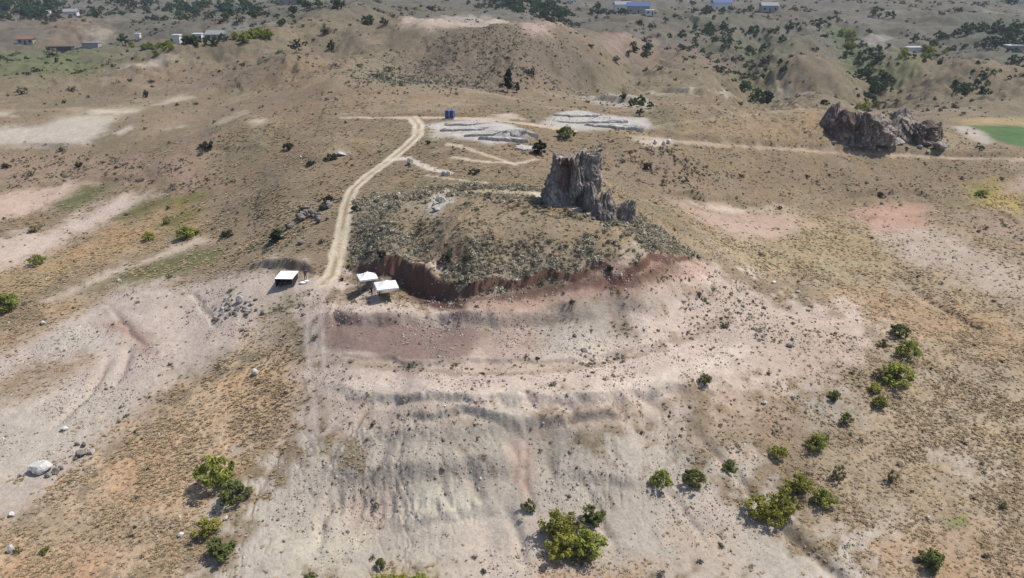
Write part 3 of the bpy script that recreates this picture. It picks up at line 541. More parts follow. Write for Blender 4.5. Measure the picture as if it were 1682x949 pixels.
c = mix(nt, veg, c, mix(nt, 1.0, c, tuft, 'MULTIPLY'))
ochre = mix(nt, 1.0, c, (1.06, 0.98, 0.86), 'MULTIPLY')
c = mix(nt, math_(nt, 'MULTIPLY', veg, ramp(nt, n4, [(.45, 0.0), (.62, .9)])), c, ochre)
nt.links.new(c, b.inputs['Base Color'])
bump(nt, b, math_(nt, 'ADD', n1, math_(nt, 'MULTIPLY', n3, 1.5)), .55, .16)

# ------------------------------------------------------------------ ground meshes: one sheet, cut along the tracks and fields
def set_props(o, label=None, cat=None, group=None, kind=None):
    for k, v in (('label', label), ('category', cat), ('group', group), ('kind', kind)):
        if v: o[k] = v
    return o
fid = np.zeros((NV - 1, NU - 1), np.int8)
def claim(M, k):
    mm = (M[:-1, :-1] + M[1:, :-1] + M[:-1, 1:] + M[1:, 1:]) / 4 > .5; fid[mm & (fid == 0)] = k
claim(TRK, 1); claim(HIGH, 2); claim(ROAD, 3); claim(FIELD_R, 4); claim(FIELD_L, 5); claim(SPUR, 6)
VI = np.arange(NV * NU, dtype=np.int32).reshape(NV, NU)
QUAD = np.stack([VI[:-1, :-1], VI[:-1, 1:], VI[1:, 1:], VI[1:, :-1]], -1)
ALLV = np.stack([GX, GY, GZ], -1).reshape(-1, 3).astype(np.float32)
def sheet(name, k, label, cat=None):
    q = QUAD[fid == k]
    if not len(q): return
    used, inv = np.unique(q.ravel(), return_inverse=True)
    me = bpy.data.meshes.new(name); me.vertices.add(len(used)); me.vertices.foreach_set('co', ALLV[used].ravel())
    me.loops.add(q.size); me.loops.foreach_set('vertex_index', inv.astype(np.int32).ravel())
    me.polygons.add(len(q)); me.polygons.foreach_set('loop_start', np.arange(0, q.size, 4, dtype=np.int32)); me.polygons.foreach_set('loop_total', np.full(len(q), 4, np.int32))
    me.polygons.foreach_set('use_smooth', np.ones(len(q), bool)); me.update()
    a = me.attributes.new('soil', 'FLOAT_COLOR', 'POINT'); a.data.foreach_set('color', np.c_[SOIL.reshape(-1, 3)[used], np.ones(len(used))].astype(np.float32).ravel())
    a = me.attributes.new('veg', 'FLOAT', 'POINT'); a.data.foreach_set('value', VEG.ravel()[used].astype(np.float32))
    if k: me.normals_split_custom_set_from_vertices(NRM[used])
    me.materials.append(M_GROUND); o = bpy.data.objects.new(name, me); COL.objects.link(o)
    return set_props(o, label, cat, kind='structure')
VEG = np.clip(VEG, 0, 1)
sheet('ground', 0, 'bare pink and grey earth and dry grass hills all around', 'ground')
sheet('dirt_track', 1, 'pale two-rut dirt track curving down past the mound', 'track')
sheet('dirt_road', 2, 'pale dirt road running level past the blue cabins', 'road')
sheet('dirt_road', 3, 'pale dirt road crossing the slope below the cave rocks at right', 'road')
sheet('field', 4, 'bright green irrigated field at the right edge', 'field')
sheet('field', 5, 'pale bare field at the left edge', 'field')
sheet('path', 6, 'whitish footpath branching off the track to a grey stone block', 'path')
# ------------------------------------------------------------------ mesh builders
def mesh_obj(name, verts, faces, mat, parent=None, smooth=False, mats=None, mat_idx=None):
    me = bpy.data.meshes.new(name); me.from_pydata([tuple(v) for v in verts], [], [tuple(f) for f in faces]); me.update()
    for m in (mats or [mat]): me.materials.append(m)
    if mat_idx is not None: me.polygons.foreach_set('material_index', np.asarray(mat_idx, np.int32))
    if smooth: me.polygons.foreach_set('use_smooth', np.ones(len(me.polygons), bool))
    o = bpy.data.objects.new(name, me); COL.objects.link(o)
    if parent: o.parent = parent
    return o
def empty(name, loc, rz=0.0, sc=1.0):
    o = bpy.data.objects.new(name, None); COL.objects.link(o); o.location = loc; o.rotation_euler = (0, 0, rz)
    o.scale = (sc, sc, sc) if not hasattr(sc, '__len__') else sc
    o.empty_display_size = 0.3; return o
class MB:
    def __init__(s): s.v = []; s.f = []
    def add(s, v, f):
        n = len(s.v); s.v += [tuple(map(float, p)) for p in v]; s.f += [tuple(i + n for i in q) for q in f]; return s
    def box(s, x0, x1, y0, y1, z0, z1):
        return s.add([(x0, y0, z0), (x1, y0, z0), (x1, y1, z0), (x0, y1, z0), (x0, y0, z1), (x1, y0, z1), (x1, y1, z1), (x0, y1, z1)],
                     [(3, 2, 1, 0), (4, 5, 6, 7), (0, 1, 5, 4), (1, 2, 6, 5), (2, 3, 7, 6), (3, 0, 4, 7)])
    def tube(s, pts, rad, n=6):
        pts = [Vector(p) for p in pts]; rings = []
        for i, p in enumerate(pts):
            d = (pts[min(i + 1, len(pts) - 1)] - pts[max(i - 1, 0)]).normalized(); a = d.orthogonal().normalized(); b_ = d.cross(a)
            r = rad[i] if hasattr(rad, '__len__') else rad
            rings.append([p + (a * math.cos(2 * math.pi * k / n) + b_ * math.sin(2 * math.pi * k / n)) * r for k in range(n)])
        v = [q for r in rings for q in r]; f = []
        for i in range(len(rings) - 1):
            for k in range(n): f.append((i * n + k, i * n + (k + 1) % n, (i + 1) * n + (k + 1) % n, (i + 1) * n + k))
        f.append(tuple(range(n))[::-1]); f.append(tuple((len(rings) - 1) * n + k for k in range(n)))
        return s.add(v, f)
    def build(s, name, mat, parent=None, smooth=False, bevel=0.0):
        o = mesh_obj(name, s.v, s.f, mat, parent, smooth)
        if bevel:
            bm = bmesh.new(); bm.from_mesh(o.data); bmesh.ops.bevel(bm, geom=list(bm.edges), offset=bevel, segments=2, affect='EDGES', profile=.6); bm.to_mesh(o.data); bm.free()
        return o

# ------------------------------------------------------------------ object materials
def simple_mat(name, col, rough=.8, var=.15, scale=3.0, bmp=0.0, spec=.2):
    m, nt, b, _ = new_mat(name); p = nd(nt, 'ShaderNodeTexCoord').outputs['Object']
    f = noise(nt, p, scale, 5, .6); c0 = alb(col)
    nt.links.new(ramp(nt, f, [(.3, c0 * (1 - var)), (.7, np.minimum(c0 * (1 + var), .9))]), b.inputs['Base Color'])
    b.inputs['Roughness'].default_value = rough; b.inputs['Specular IOR Level'].default_value = spec
    if bmp: bump(nt, b, f, bmp, .05)
    return m
def leaf_mat(name, dark, light, trans=.38):
    m, nt, b, out = new_mat(name)
    oi = nd(nt, 'ShaderNodeObjectInfo').outputs['Random']; g = nd(nt, 'ShaderNodeNewGeometry'); p = nd(nt, 'ShaderNodeTexCoord').outputs['Object']
    f = noise(nt, p, 2.2, 4, .7); isl = g.outputs['Random Per Island']
    fac = math_(nt, 'ADD', math_(nt, 'MULTIPLY', isl, .55), math_(nt, 'ADD', math_(nt, 'MULTIPLY', f, .55), math_(nt, 'MULTIPLY', oi, .18)))
    c = ramp(nt, fac, [(.2, dark), (.55, (np.array(dark) + np.array(light)) / 2), (.95, light)])
    nt.links.new(c, b.inputs['Base Color']); b.inputs['Roughness'].default_value = .75
    t = nd(nt, 'ShaderNodeBsdfTranslucent'); nt.links.new(c, t.inputs[0]); mx = nd(nt, 'ShaderNodeMixShader'); mx.inputs[0].default_value = trans
    nt.links.new(b.outputs[0], mx.inputs[1]); nt.links.new(t.outputs[0], mx.inputs[2]); nt.links.new(mx.outputs[0], out.inputs[0]); return m
L_GREEN = leaf_mat('leaf_green', (.075, .100, .020), (.350, .375, .080))
L_DARK = leaf_mat('leaf_dark_green', (.050, .068, .022), (.215, .240, .075))
L_YELL = leaf_mat('leaf_yellow_green', (.110, .120, .022), (.40, .385, .080))
L_OLIV = leaf_mat('leaf_olive', (.080, .080, .032), (.27, .25, .11))
L_SCRUB = leaf_mat('leaf_scrub', (.022, .026, .015), (.075, .080, .045))
L_FAR = leaf_mat('leaf_far', (.026, .050, .024), (.080, .125, .048))
L_CYP = leaf_mat('leaf_cypress', (.010, .018, .008), (.040, .055, .022))
M_BARK = simple_mat('bark', (96, 80, 66), .9, .3, 6, .4)

# ------------------------------------------------------------------ trees and bushes
def leaf_cloud(c, n, leaf, rs, up=.35):
    """n leaf quads around clump centres c (k,4: x,y,z,r)"""
    k = rs.integers(0, len(c), n); d = rs.normal(size=(n, 3)); d /= np.linalg.norm(d, axis=1, keepdims=True)
    r = rs.random(n) ** .45
    p = c[k, :3] + d * (r * c[k, 3])[:, None]
    nn = d + rs.normal(size=(n, 3)) * .55 + [0, 0, up]; nn /= np.linalg.norm(nn, axis=1, keepdims=True)
    a = np.cross(nn, rs.normal(size=(n, 3))); a /= np.linalg.norm(a, axis=1, keepdims=True); b_ = np.cross(nn, a)
    s = leaf * (.6 + .8 * rs.random(n))[:, None]; w = s * (.45 + .3 * rs.random(n))[:, None]
    return np.stack([p - a * s, p - b_ * w, p + a * s, p + b_ * w], 1)
CROWN_DIM = {}
def crown_mesh(name, mat, rx, rz, n, leaf, seed, clumps=26, base=.12, lean=0.0, shape='round'):
    rs = np.random.default_rng(seed); c = []
    while len(c) < clumps:
        q = rs.uniform(-1, 1, 3); rr = np.linalg.norm(q)
        if rr > 1.05 or rr < .3: continue
        z = (q[2] + 1) / 2
        if shape == 'round': wid = math.sin(math.pi * min(.97, .30 + .62 * z)) ** .7
        elif shape == 'cone': wid = 1.08 - z
        elif shape == 'column': wid = (1 - z ** 4) * .95
        else: wid = math.sin(math.pi * min(.97, .42 + .5 * z)) ** .6
        c.append((q[0] * rx * wid + lean * z * rx, q[1] * rx * wid, base * rz + z * rz * (1 - base) * .86, rx * rs.choice([.12, .17, .22, .30, .38]) * rs.uniform(.8, 1.1)))
    c = np.array(c); Q = leaf_cloud(c, n, leaf, rs); Q[..., 2] = np.maximum(Q[..., 2], .01)
    # a few sprigs that stick out of the outline
    me = bpy.data.meshes.new(name); me.vertices.add(n * 4); me.vertices.foreach_set('co', Q.astype(np.float32).ravel())
    me.loops.add(n * 4); me.loops.foreach_set('vertex_index', np.arange(n * 4, dtype=np.int32)); me.polygons.add(n)
    me.polygons.foreach_set('loop_start', np.arange(0, n * 4, 4, dtype=np.int32)); me.polygons.foreach_set('loop_total', np.full(n, 4, np.int32)); me.update()
    me.materials.append(mat); CROWN_DIM[me.name] = (float(np.percentile(np.abs(Q[..., :2]), 98.5)), float(np.percentile(Q[..., 2], 99))); return me, c
def stem_mesh(name, c, rx, rz, seed, multi=4):
    rs = np.random.default_rng(seed); m = MB(); r0 = .05 * rx + .02
    for k in range(multi):
        t = c[rs.integers(0, len(c))]; b0 = rs.normal(size=2) * .06 * rx
        mid = (t[0] * .35 + b0[0], t[1] * .35 + b0[1], t[2] * .5)
        m.tube([(b0[0], b0[1], -.25), mid, (t[0], t[1], t[2])], [r0, r0 * .7, r0 * .25], 5)
    me = bpy.data.meshes.new(name); me.from_pydata(m.v, [], m.f); me.update(); me.materials.append(M_BARK); return me
def make_set(kind, mat, n, leaf, seeds, clumps, shape='round', rz=1.7, multi=4):
    out = []
    for s in seeds:
        cr, c = crown_mesh('crown', mat, 1.0, rz, n, leaf, s, clumps, shape=shape); out.append((cr, stem_mesh('trunk', c, 1.0, rz, s + 1, multi)))
    return out
VARS = {'g': make_set('g', L_GREEN, 2300, .080, (1, 2, 3), 38), 'd': make_set('d', L_DARK, 2200, .085, (4, 5, 6), 30), 'y': make_set('y', L_YELL, 1900, .085, (7, 8, 9), 30),
        'o': make_set('o', L_OLIV, 800, .10, (10, 11), 18, multi=6), 's': make_set('s', L_SCRUB, 900, .12, (12, 13, 14), 16, 'low', 1.25), 'f': make_set('f', L_FAR, 700, .15, (15, 16, 17, 18), 18, 'round', 2.1, 2),
        'c': make_set('c', L_CYP, 4200, .15, (20,), 70, 'column', 5.5, 1), 't': make_set('t', L_CYP, 1200, .12, (22,), 24, 'cone', 2.4, 1)}
_pick = {}
def plant(name, px, py, wpx, hpx, tone, label, cat='bush', group=None, parts=True, rs=None):
    x, y, z, t = ground(px, py); x, y, z, t = float(x[0]), float(y[0]), float(z[0]), float(t[0])
    k = _pick.get(tone, 0); _pick[tone] = k + 1; cr, st = VARS[tone][k % len(VARS[tone])]
    rx, rz = CROWN_DIM[cr.name]; dep = math.atan2(H_CAM - z, y)
    w = wpx * mpp(t) / 2; h = max((hpx * .9 * mpp(t) - w * .8 * math.sin(dep)) / math.cos(dep), w * .7); w = w / rx
    e = empty(name, (x, y, z - .04), random.uniform(0, 6.28), (w, w, h / rz)); set_props(e, label, cat, group)
    a = bpy.data.objects.new('crown', cr); b_ = bpy.data.objects.new('trunk', st)
    for o in (a, b_): COL.objects.link(o); o.parent = e
    return e
FG = 'green bushes dotted over the bare slopes'
for a in [
    ('bush', 357, 797, 60, 66, 'g', 'large bright green tree-like bush on the orange grass spur, lower left'), ('bush', 382, 824, 52, 46, 'd', 'dark green bush touching the large bush on its lower right side'),
    ('bush', 341, 880, 42, 38, 'y', 'yellowish green bush below the big pair at lower left'), ('bush', 361, 913, 46, 40, 'd', 'dark green bush just below the yellowish bush at lower left'),
    ('bush', 512, 951, 20, 16, 'd', 'small dark bush cut by the bottom edge left of centre'), ('bush', 625, 934, 18, 22, 'd', 'small dark upright bush above the yellow clump on the bottom edge'),
    ('bush', 622, 966, 36, 30, 'y', 'leftmost yellow-green bush of the clump on the bottom edge'), ('bush', 655, 970, 40, 36, 'y', 'middle yellow-green bush of the clump on the bottom edge'), ('bush', 690, 966, 34, 30, 'g', 'rightmost bush of the clump on the bottom edge'),
    ('bush', 912, 884, 50, 58, 'y', 'yellow-green bush at the upper left of the central foreground clump'), ('bush', 972, 859, 38, 38, 'd', 'dark green bush at the upper right of the central foreground clump'), ('bush', 938, 868, 36, 34, 'o', 'thin olive bush in the middle of the central foreground clump'),
    ('bush', 926, 916, 58, 56, 'y', 'broad yellow-green bush at the lower left of the central foreground clump'), ('bush', 966, 912, 54, 56, 'g', 'bright green bush at the lower right of the central foreground clump'), ('bush', 955, 920, 40, 24, 'o', 'low olive bush at the foot of the central foreground clump'),
    ('bush', 870, 841, 24, 28, 'o', 'dry olive bush left of the central foreground clump'), ('bush', 1084, 801, 34, 38, 'g', 'green bush on bare clay, left one of a near pair right of centre'), ('bush', 1138, 798, 36, 34, 'd', 'dark green bush on bare clay, right one of a near pair right of centre'),
    ('bush', 1200, 773, 28, 24, 'd', 'small dark bush between the near pair and the round bush on the clay slope'), ('bush', 1278, 750, 30, 26, 'y', 'small round yellow-green bush on the pale slope, right of centre'), ('bush', 1341, 737, 34, 32, 'g', 'round green bush on the pale slope, upper right of the largest clump'),
    ('bush', 1246, 848, 44, 46, 'y', 'left bush of the large yellow-green clump at lower right'), ('bush', 1284, 846, 46, 58, 'y', 'tallest bush of the large yellow-green clump at lower right'), ('bush', 1268, 862, 44, 44, 'y', 'front bush of the large yellow-green clump at lower right'),
    ('bush', 1310, 810, 44, 42, 'y', 'yellow-green bush behind the large clump at lower right'), ('bush', 1352, 829, 36, 34, 'g', 'green bush just right of the large clump at lower right'), ('bush', 1377, 789, 24, 32, 'o', 'thin upright olive bush on the grass right of the large clump'),
    ('bush', 1464, 792, 16, 26, 'o', 'thin pale olive bush alone in the lower right grass'), ('bush', 1530, 934, 42, 38, 'd', 'dark grey-green bush near the lower right corner'), ('bush', 1476, 554, 30, 28, 'd', 'dark green bush, topmost of the column of bushes at right'),
    ('bush', 1489, 588, 36, 38, 'g', 'round green bush, second from top in the column at right'), ('bush', 1474, 630, 54, 44, 'g', 'widest green bush in the column at right'), ('bush', 1442, 622, 20, 22, 'o', 'small olive bush on the left edge of the widest right-hand bush'),
    ('bush', 1436, 642, 24, 20, 'y', 'small yellow-green bush below the widest right-hand bush'), ('bush', 1445, 669, 22, 26, 'g', 'small green bush, lowest of the column at right'), ('bush', 1388, 696, 20, 24, 'd', 'small dark upright bush left of the column at right, lower one'),
    ('bush', 1370, 658, 20, 22, 'd', 'small dark bush left of the column at right, upper one'), ('bush', 1157, 632, 20, 24, 'd', 'small dark bush alone on the pale bench right of centre'), ('bush', 1452, 570, 22, 18, 'o', 'low dry olive bush left of the topmost right-hand bushes'),
    ('bush', 60, 435, 26, 22, 'g', 'round green bush alone on the left grass below the pink wash'), ('bush', 12, 510, 40, 36, 'g', 'bright green bush cut by the left edge'), ('bush', 308, 390, 34, 24, 'g', 'largest green bush on the left slope above the pale wash'),
    ('bush', 245, 395, 20, 18, 'y', 'small yellowish bush left of the largest bush on the left slope'), ('bush', 275, 367, 14, 14, 'o', 'tiny olive bush above the largest bush on the left slope'), ('bush', 55, 381, 16, 14, 'o', 'tiny olive bush in the pink wash at far left'),
    ('bush', 30, 908, 14, 14, 'o', 'small olive bush in the lower left corner grass, left one'), ('bush', 76, 906, 18, 12, 'd', 'small dark bush in the lower left corner grass, right one'), ('bush', 1648, 834, 12, 12, 'd', 'tiny dark bush in grass near the right edge'),
    ('bush', 1612, 321, 20, 12, 'g', 'green bush on the yellow patch at the right edge')]:
    plant(*a, 'bush', FG)
DS = 'dark shrubs on the dry hillsides'
for i, a in enumerate([(473, 245, 18, 13, 's', 'round dark shrub alone on the grass left of the track'), (11, 275, 14, 9, 's', 'dark shrub on the left edge above the pink wash'), (131, 274, 14, 9, 's', 'dark shrub alone above the pink wash at left'),
    (543, 261, 20, 11, 's', 'dark shrub beside the pale rock left of the track, right one'), (510, 271, 14, 10, 's', 'dark shrub beside the pale rock left of the track, left one'), (345, 243, 30, 10, 's', 'wide dark shrub on the bank above the left slope'),
    (1063, 278, 14, 13, 's', 'dark shrub on the slope right of the rock tower'), (1445, 322, 12, 9, 's', 'dark shrub on the dark ledge at right'), (703, 237, 9, 8, 's', 'small dark shrub below the rock shelf near the bend'), (780, 285, 20, 9, 's', 'low dark shrub on the grass below the white footpaths'),
    (540, 332, 22, 15, 's', 'dark shrub, topmost among the rocks left of the track'), (528, 345, 12, 10, 's', 'dark shrub, lower one among the rocks left of the track'), (497, 348, 12, 10, 's', 'dark shrub on the slope left of the trackside rocks'),
    (475, 375, 14, 12, 's', 'dark shrub beside the grey stones on the left slope'), (370, 388, 26, 12, 's', 'wide dark shrub at the head of the pale wash'), (585, 345, 14, 10, 's', 'dark shrub on the right edge of the track'), (240, 160, 10, 14, 's', 'dark shrub on the pale terrace far left'),
    (626, 424, 16, 16, 's', 'dark shrub on the left tip of the excavated bank'), (735, 428, 22, 15, 's', 'dark shrub on the mound slope above the cut, left one'), (768, 427, 16, 10, 's', 'dark shrub on the mound slope above the cut, right one'), (1000, 445, 14, 12, 's', 'dark shrub on the scarp edge right of centre'),
    (1355, 172, 14, 10, 's', 'dark shrub on the crest left of the cave rocks'), (1610, 245, 14, 8, 's', 'dark shrub by the corner of the green field'), (865, 586, 8, 8, 'o', 'small shrub on the foot of the spoil slope'), (882, 590, 9, 6, 's', 'low dark shrub under the spoil slope')]):
    plant('shrub', *a, 'shrub', DS)
plant('tree', 455, 396, 24, 24, 't', 'small dark tree with bare lower stem above the left canopy', 'tree')
plant('tree', 930, 228, 28, 24, 'd', 'dark green leafy tree behind the rock tower', 'tree'); plant('conifer_tree', 887, 252, 22, 26, 't', 'dark pointed tree at the end of the rock shelf', 'tree')
plant('cypress_tree', 835, 152, 13, 42, 'c', 'tall dark cypress at the foot of the red-rimmed hill', 'tree'); plant('cypress_tree', 850, 152, 7, 19, 'c', 'short dark cypress just right of the tall one', 'tree')
# trees far off, by stand
def in_poly(p, x, y):
    c = False; n = len(p)
    for i in range(n):
        (x0, y0), (x1, y1) = p[i], p[(i + 1) % n]
        if (y0 > y) != (y1 > y) and x < (x1 - x0) * (y - y0) / (y1 - y0) + x0: c = not c
    return c
def stand(poly, n, w0, w1, tone, label, group, cat='tree', name='tree'):
    xs = [p[0] for p in poly]; ys = [p[1] for p in poly]; k = 0; tries = 0; got = []
    while k < n and tries < 5000:
        tries += 1; x = random.uniform(min(xs), max(xs)); y = random.uniform(min(ys), max(ys))
        if in_poly(poly, x, y):
            w = random.uniform(w0, w1) * 1.05; got.append((x, plant(name, x, y, w, w * random.uniform(.85, 1.15), tone, label, cat, group))); k += 1
    if n <= 10:
        got.sort(key=lambda q: q[0]); OD = ['leftmost', 'second from left', 'third from left', 'fourth from left', 'fifth from left', 'sixth from left', 'seventh from left', 'eighth from left', 'ninth from left', 'tenth from left']
        for q, (x, o) in enumerate(got): o['label'] = label + ', ' + ('rightmost' if q == len(got) - 1 else OD[q])
stand([(0, 10), (80, 6), (95, 28), (0, 34)], 22, 12, 20, 'f', 'dark green tree in the dense grove at the top left corner', 'grove at the top left corner')
stand([(150, 6), (290, 2), (300, 30), (220, 34), (150, 20)], 14, 8, 15, 'f', 'green tree among the far houses at the top left', 'trees among the far houses')
stand([(300, 12), (440, 8), (445, 34), (310, 36)], 20, 10, 18, 'f', 'dark green tree in the belt below the long pale wall', 'tree belt at the top left')
stand([(455, 18), (490, 16), (480, 44), (458, 44)], 6, 8, 13, 'f', 'dark tree on the crest slope at the top left of centre', 'trees on the left crest')
stand([(480, 4), (560, 2), (565, 14), (500, 20)], 10, 10, 17, 'f', 'dark tree beside the grey-green building on the top edge', 'trees by the top edge building')
stand([(215, 78), (300, 74), (300, 90), (220, 92)], 8, 10, 17, 'g', 'green tree in the row left of the small white houses', 'tree row on the valley edge')
stand([(300, 70), (370, 66), (370, 76), (300, 80)], 8, 11, 18, 'f', 'dark tree in the row by the small white houses', 'trees by the white houses')
stand([(380, 62), (440, 55), (445, 66), (385, 72)], 9, 11, 18, 'g', 'bright green tree at the right end of the valley row', 'right end of the valley row')
plant('tree', 205, 74, 20, 20, 'f', 'single round dark tree in the left valley', 'tree'); plant('tree', 544, 82, 14, 18, 'f', 'single dark tree on the ridge left of the red-rimmed hill', 'tree')
plant('tree', 1344, 43, 24, 15, 'f', 'wide dark tree alone on the far right hillside', 'tree')
stand([(596, 30), (632, 20), (632, 46), (600, 46)], 5, 10, 14, 'f', 'dark tree in the small knot on the left crest of the hill', 'knot of trees on the hill crest')
stand([(800, 0), (880, 2), (945, 28), (940, 40), (860, 20), (800, 6)], 26, 10, 18, 'f', 'dark green tree in the long wood beyond the red-rimmed hill', 'wood behind the hill')
stand([(960, 8), (1040, 20), (1120, 28), (1110, 40), (960, 22)], 12, 7, 12, 'f', 'tree among the pale houses at the top, right of the hill', 'trees by the far pale houses')
stand([(1150, 14), (1280, 18), (1280, 24), (1150, 22)], 8, 8, 13, 'f', 'green tree beside the far blue-roofed house', 'trees by the blue-roofed house')
stand([(1040, 74), (1080, 80), (1080, 96), (1030, 92)], 9, 9, 14, 'f', 'dark tree under the pink cliff right of the hill', 'trees under the pink cliff')
stand([(1130, 46), (1240, 48), (1230, 62), (1130, 60)], 14, 8, 13, 'f', 'dark tree in the long row on the far right slope', 'row on the far right slope')
stand([(1130, 60), (1220, 66), (1210, 84), (1130, 78)], 10, 7, 11, 'f', 'dark tree scattered below the long far row', 'trees below the far row')
stand([(1215, 140), (1262, 144), (1275, 176), (1235, 172)], 12, 9, 15, 'f', 'dark tree in the ravine above the grassy ridge', 'ravine trees above the ridge')
stand([(1372, 52), (1398, 52), (1404, 84), (1380, 82)], 10, 9, 14, 'g', 'green tree in the upper ravine at right', 'upper ravine trees')
stand([(1390, 84), (1440, 100), (1430, 108), (1385, 92)], 8, 7, 11, 'f', 'dark tree in the bend of the right ravine', 'ravine bend trees')
stand([(1422, 124), (1470, 128), (1460, 156), (1430, 150)], 16, 9, 15, 'f', 'dark tree in the thicket where the right ravines meet', 'ravine thicket')
stand([(1558, 140), (1600, 134), (1595, 154), (1560, 164)], 9, 9, 15, 'f', 'dark tree in the clump on the right-hand far slope', 'clump on the right slope')
stand([(1480, 84), (1560, 82), (1560, 98), (1470, 98)], 10, 8, 13, 'g', 'green tree around the long white shed', 'trees around the white shed')
stand([(1580, 44), (1682, 40), (1700, 80), (1600, 82)], 26, 9, 16, 'f', 'dark tree in the orchard at the upper right edge', 'orchard at the upper right edge')
stand([(1400, 178), (1445, 164), (1440, 176), (1420, 182)], 5, 9, 13, 'g', 'green tree just above the cave rocks', 'trees above the cave rocks')
stand([(1420, 20), (1470, 14), (1470, 30), (1430, 32)], 6, 7, 11, 'f', 'dark tree on the upper right far slope', 'trees on the upper right slope')
stand([(1640, 0), (1682, 6), (1690, 14), (1650, 8)], 5, 10, 14, 'f', 'dark tree by the pale roof in the top right corner', 'trees by the corner roof')
stand([(1020, 158), (1070, 168), (1070, 196), (1040, 190)], 8, 9, 14, 'f', 'dark bush at the right end of the far rock shelf', 'bushes by the far shelf', 'bush', 'bush')

# ------------------------------------------------------------------ low cover too small to count: grass tussocks, scrub, stones
PROTO = {}
def proto_obj(name, verts, faces, mat, smooth=False):
    me = bpy.data.meshes.new(name); me.from_pydata([tuple(map(float, v)) for v in verts], [], faces); me.materials.append(mat); me.update()
    if smooth: me.polygons.foreach_set('use_smooth', np.ones(len(me.polygons), bool))
    return bpy.data.objects.new(name, me)
def tint_mat(name, stops, rough=.9, trans=0.0):
    m, nt, b, out = new_mat(name); a = nd(nt, 'ShaderNodeAttribute', attribute_name='tint'); a.attribute_type = 'INSTANCER'
    g = nd(nt, 'ShaderNodeNewGeometry').outputs['Random Per Island']
    f = math_(nt, 'ADD', a.outputs['Fac'], math_(nt, 'MULTIPLY', math_(nt, 'SUBTRACT', g, .5), .22))
    nt.links.new(ramp(nt, f, stops), b.inputs['Base Color']); b.inputs['Roughness'].default_value = rough; return m
M_TUS = tint_mat('dry_tussock', [(.0, alb((126, 116, 88))), (.3, alb((170, 152, 122))), (.6, alb((194, 170, 134))), (.8, alb((196, 164, 128))), (1, alb((218, 200, 168)))])
M_SCR = tint_mat('grey_scrub', [(.0, (.055, .054, .032)), (.35, (.17, .158, .108)), (.7, (.33, .30, .22)), (1, (.50, .45, .34))])
M_STN = tint_mat('loose_stone', [(.0, alb((110, 98, 92))), (.4, alb((160, 144, 134))), (.75, alb((196, 186, 176))), (1, alb((232, 226, 216)))])
def coll(name, objs):
    c = bpy.data.collections.new(name)
    for o in objs: c.objects.link(o)
    return c
tus = []
for s in range(4):
    rs = np.random.default_rng(50 + s); v = []; f = []
    for k in range(30):
        a = rs.uniform(0, 6.28); r = rs.uniform(0, .20); l = rs.uniform(.04, .15); ln = rs.uniform(.10, .26); w = rs.uniform(.03, .07); d = np.array([math.cos(a), math.sin(a)]); q = np.array([-d[1], d[0]])
        n = len(v); p0 = d * r; v += [(*(p0 - q * w), .02), (*(p0 + q * w), .02), (*(p0 + d * ln), l)]; f.append((n, n + 1, n + 2))
    tus.append(proto_obj('tussock', v, f, M_TUS))
scr = []
for s in range(4):
    rs = np.random.default_rng(60 + s); c = np.array([(rs.uniform(-.25, .25), rs.uniform(-.25, .25), rs.uniform(.08, .28), rs.uniform(.14, .24)) for _ in range(9)])
    Q = leaf_cloud(c, 110, .075, rs); Q[..., 2] = np.maximum(Q[..., 2], 0); scr.append(proto_obj('scrub', Q.reshape(-1, 3), [tuple(range(i * 4, i * 4 + 4)) for i in range(110)], M_SCR))
def boulder_geo(seed, sub=2, cuts=7, rough=.12):
    bm = bmesh.new(); bmesh.ops.create_icosphere(bm, subdivisions=sub, radius=1.0); rs = np.random.default_rng(seed)
    V = np.array([v.co[:] for v in bm.verts]); F = [tuple(v.index for v in f.verts) for f in bm.faces]; bm.free()
    for _ in range(cuts):
        n = rs.normal(size=3); n /= np.linalg.norm(n); d = rs.uniform(.5, .85); over = np.maximum(V @ n - d, 0); V = V - over[:, None] * n
    V *= (1 + rough * fbm(V[:, 0] * 1.7 + V[:, 2] + 9, V[:, 1] * 1.7 - V[:, 2] * .7 + seed, 3, seed))[:, None]
    return V, F
stn = [proto_obj('stone', *boulder_geo(70 + s, 1, 4), M_STN) for s in range(4)]
C_TUS, C_SCR, C_STN = coll('tussock_kinds', tus), coll('scrub_kinds', scr), coll('stone_kinds', stn)
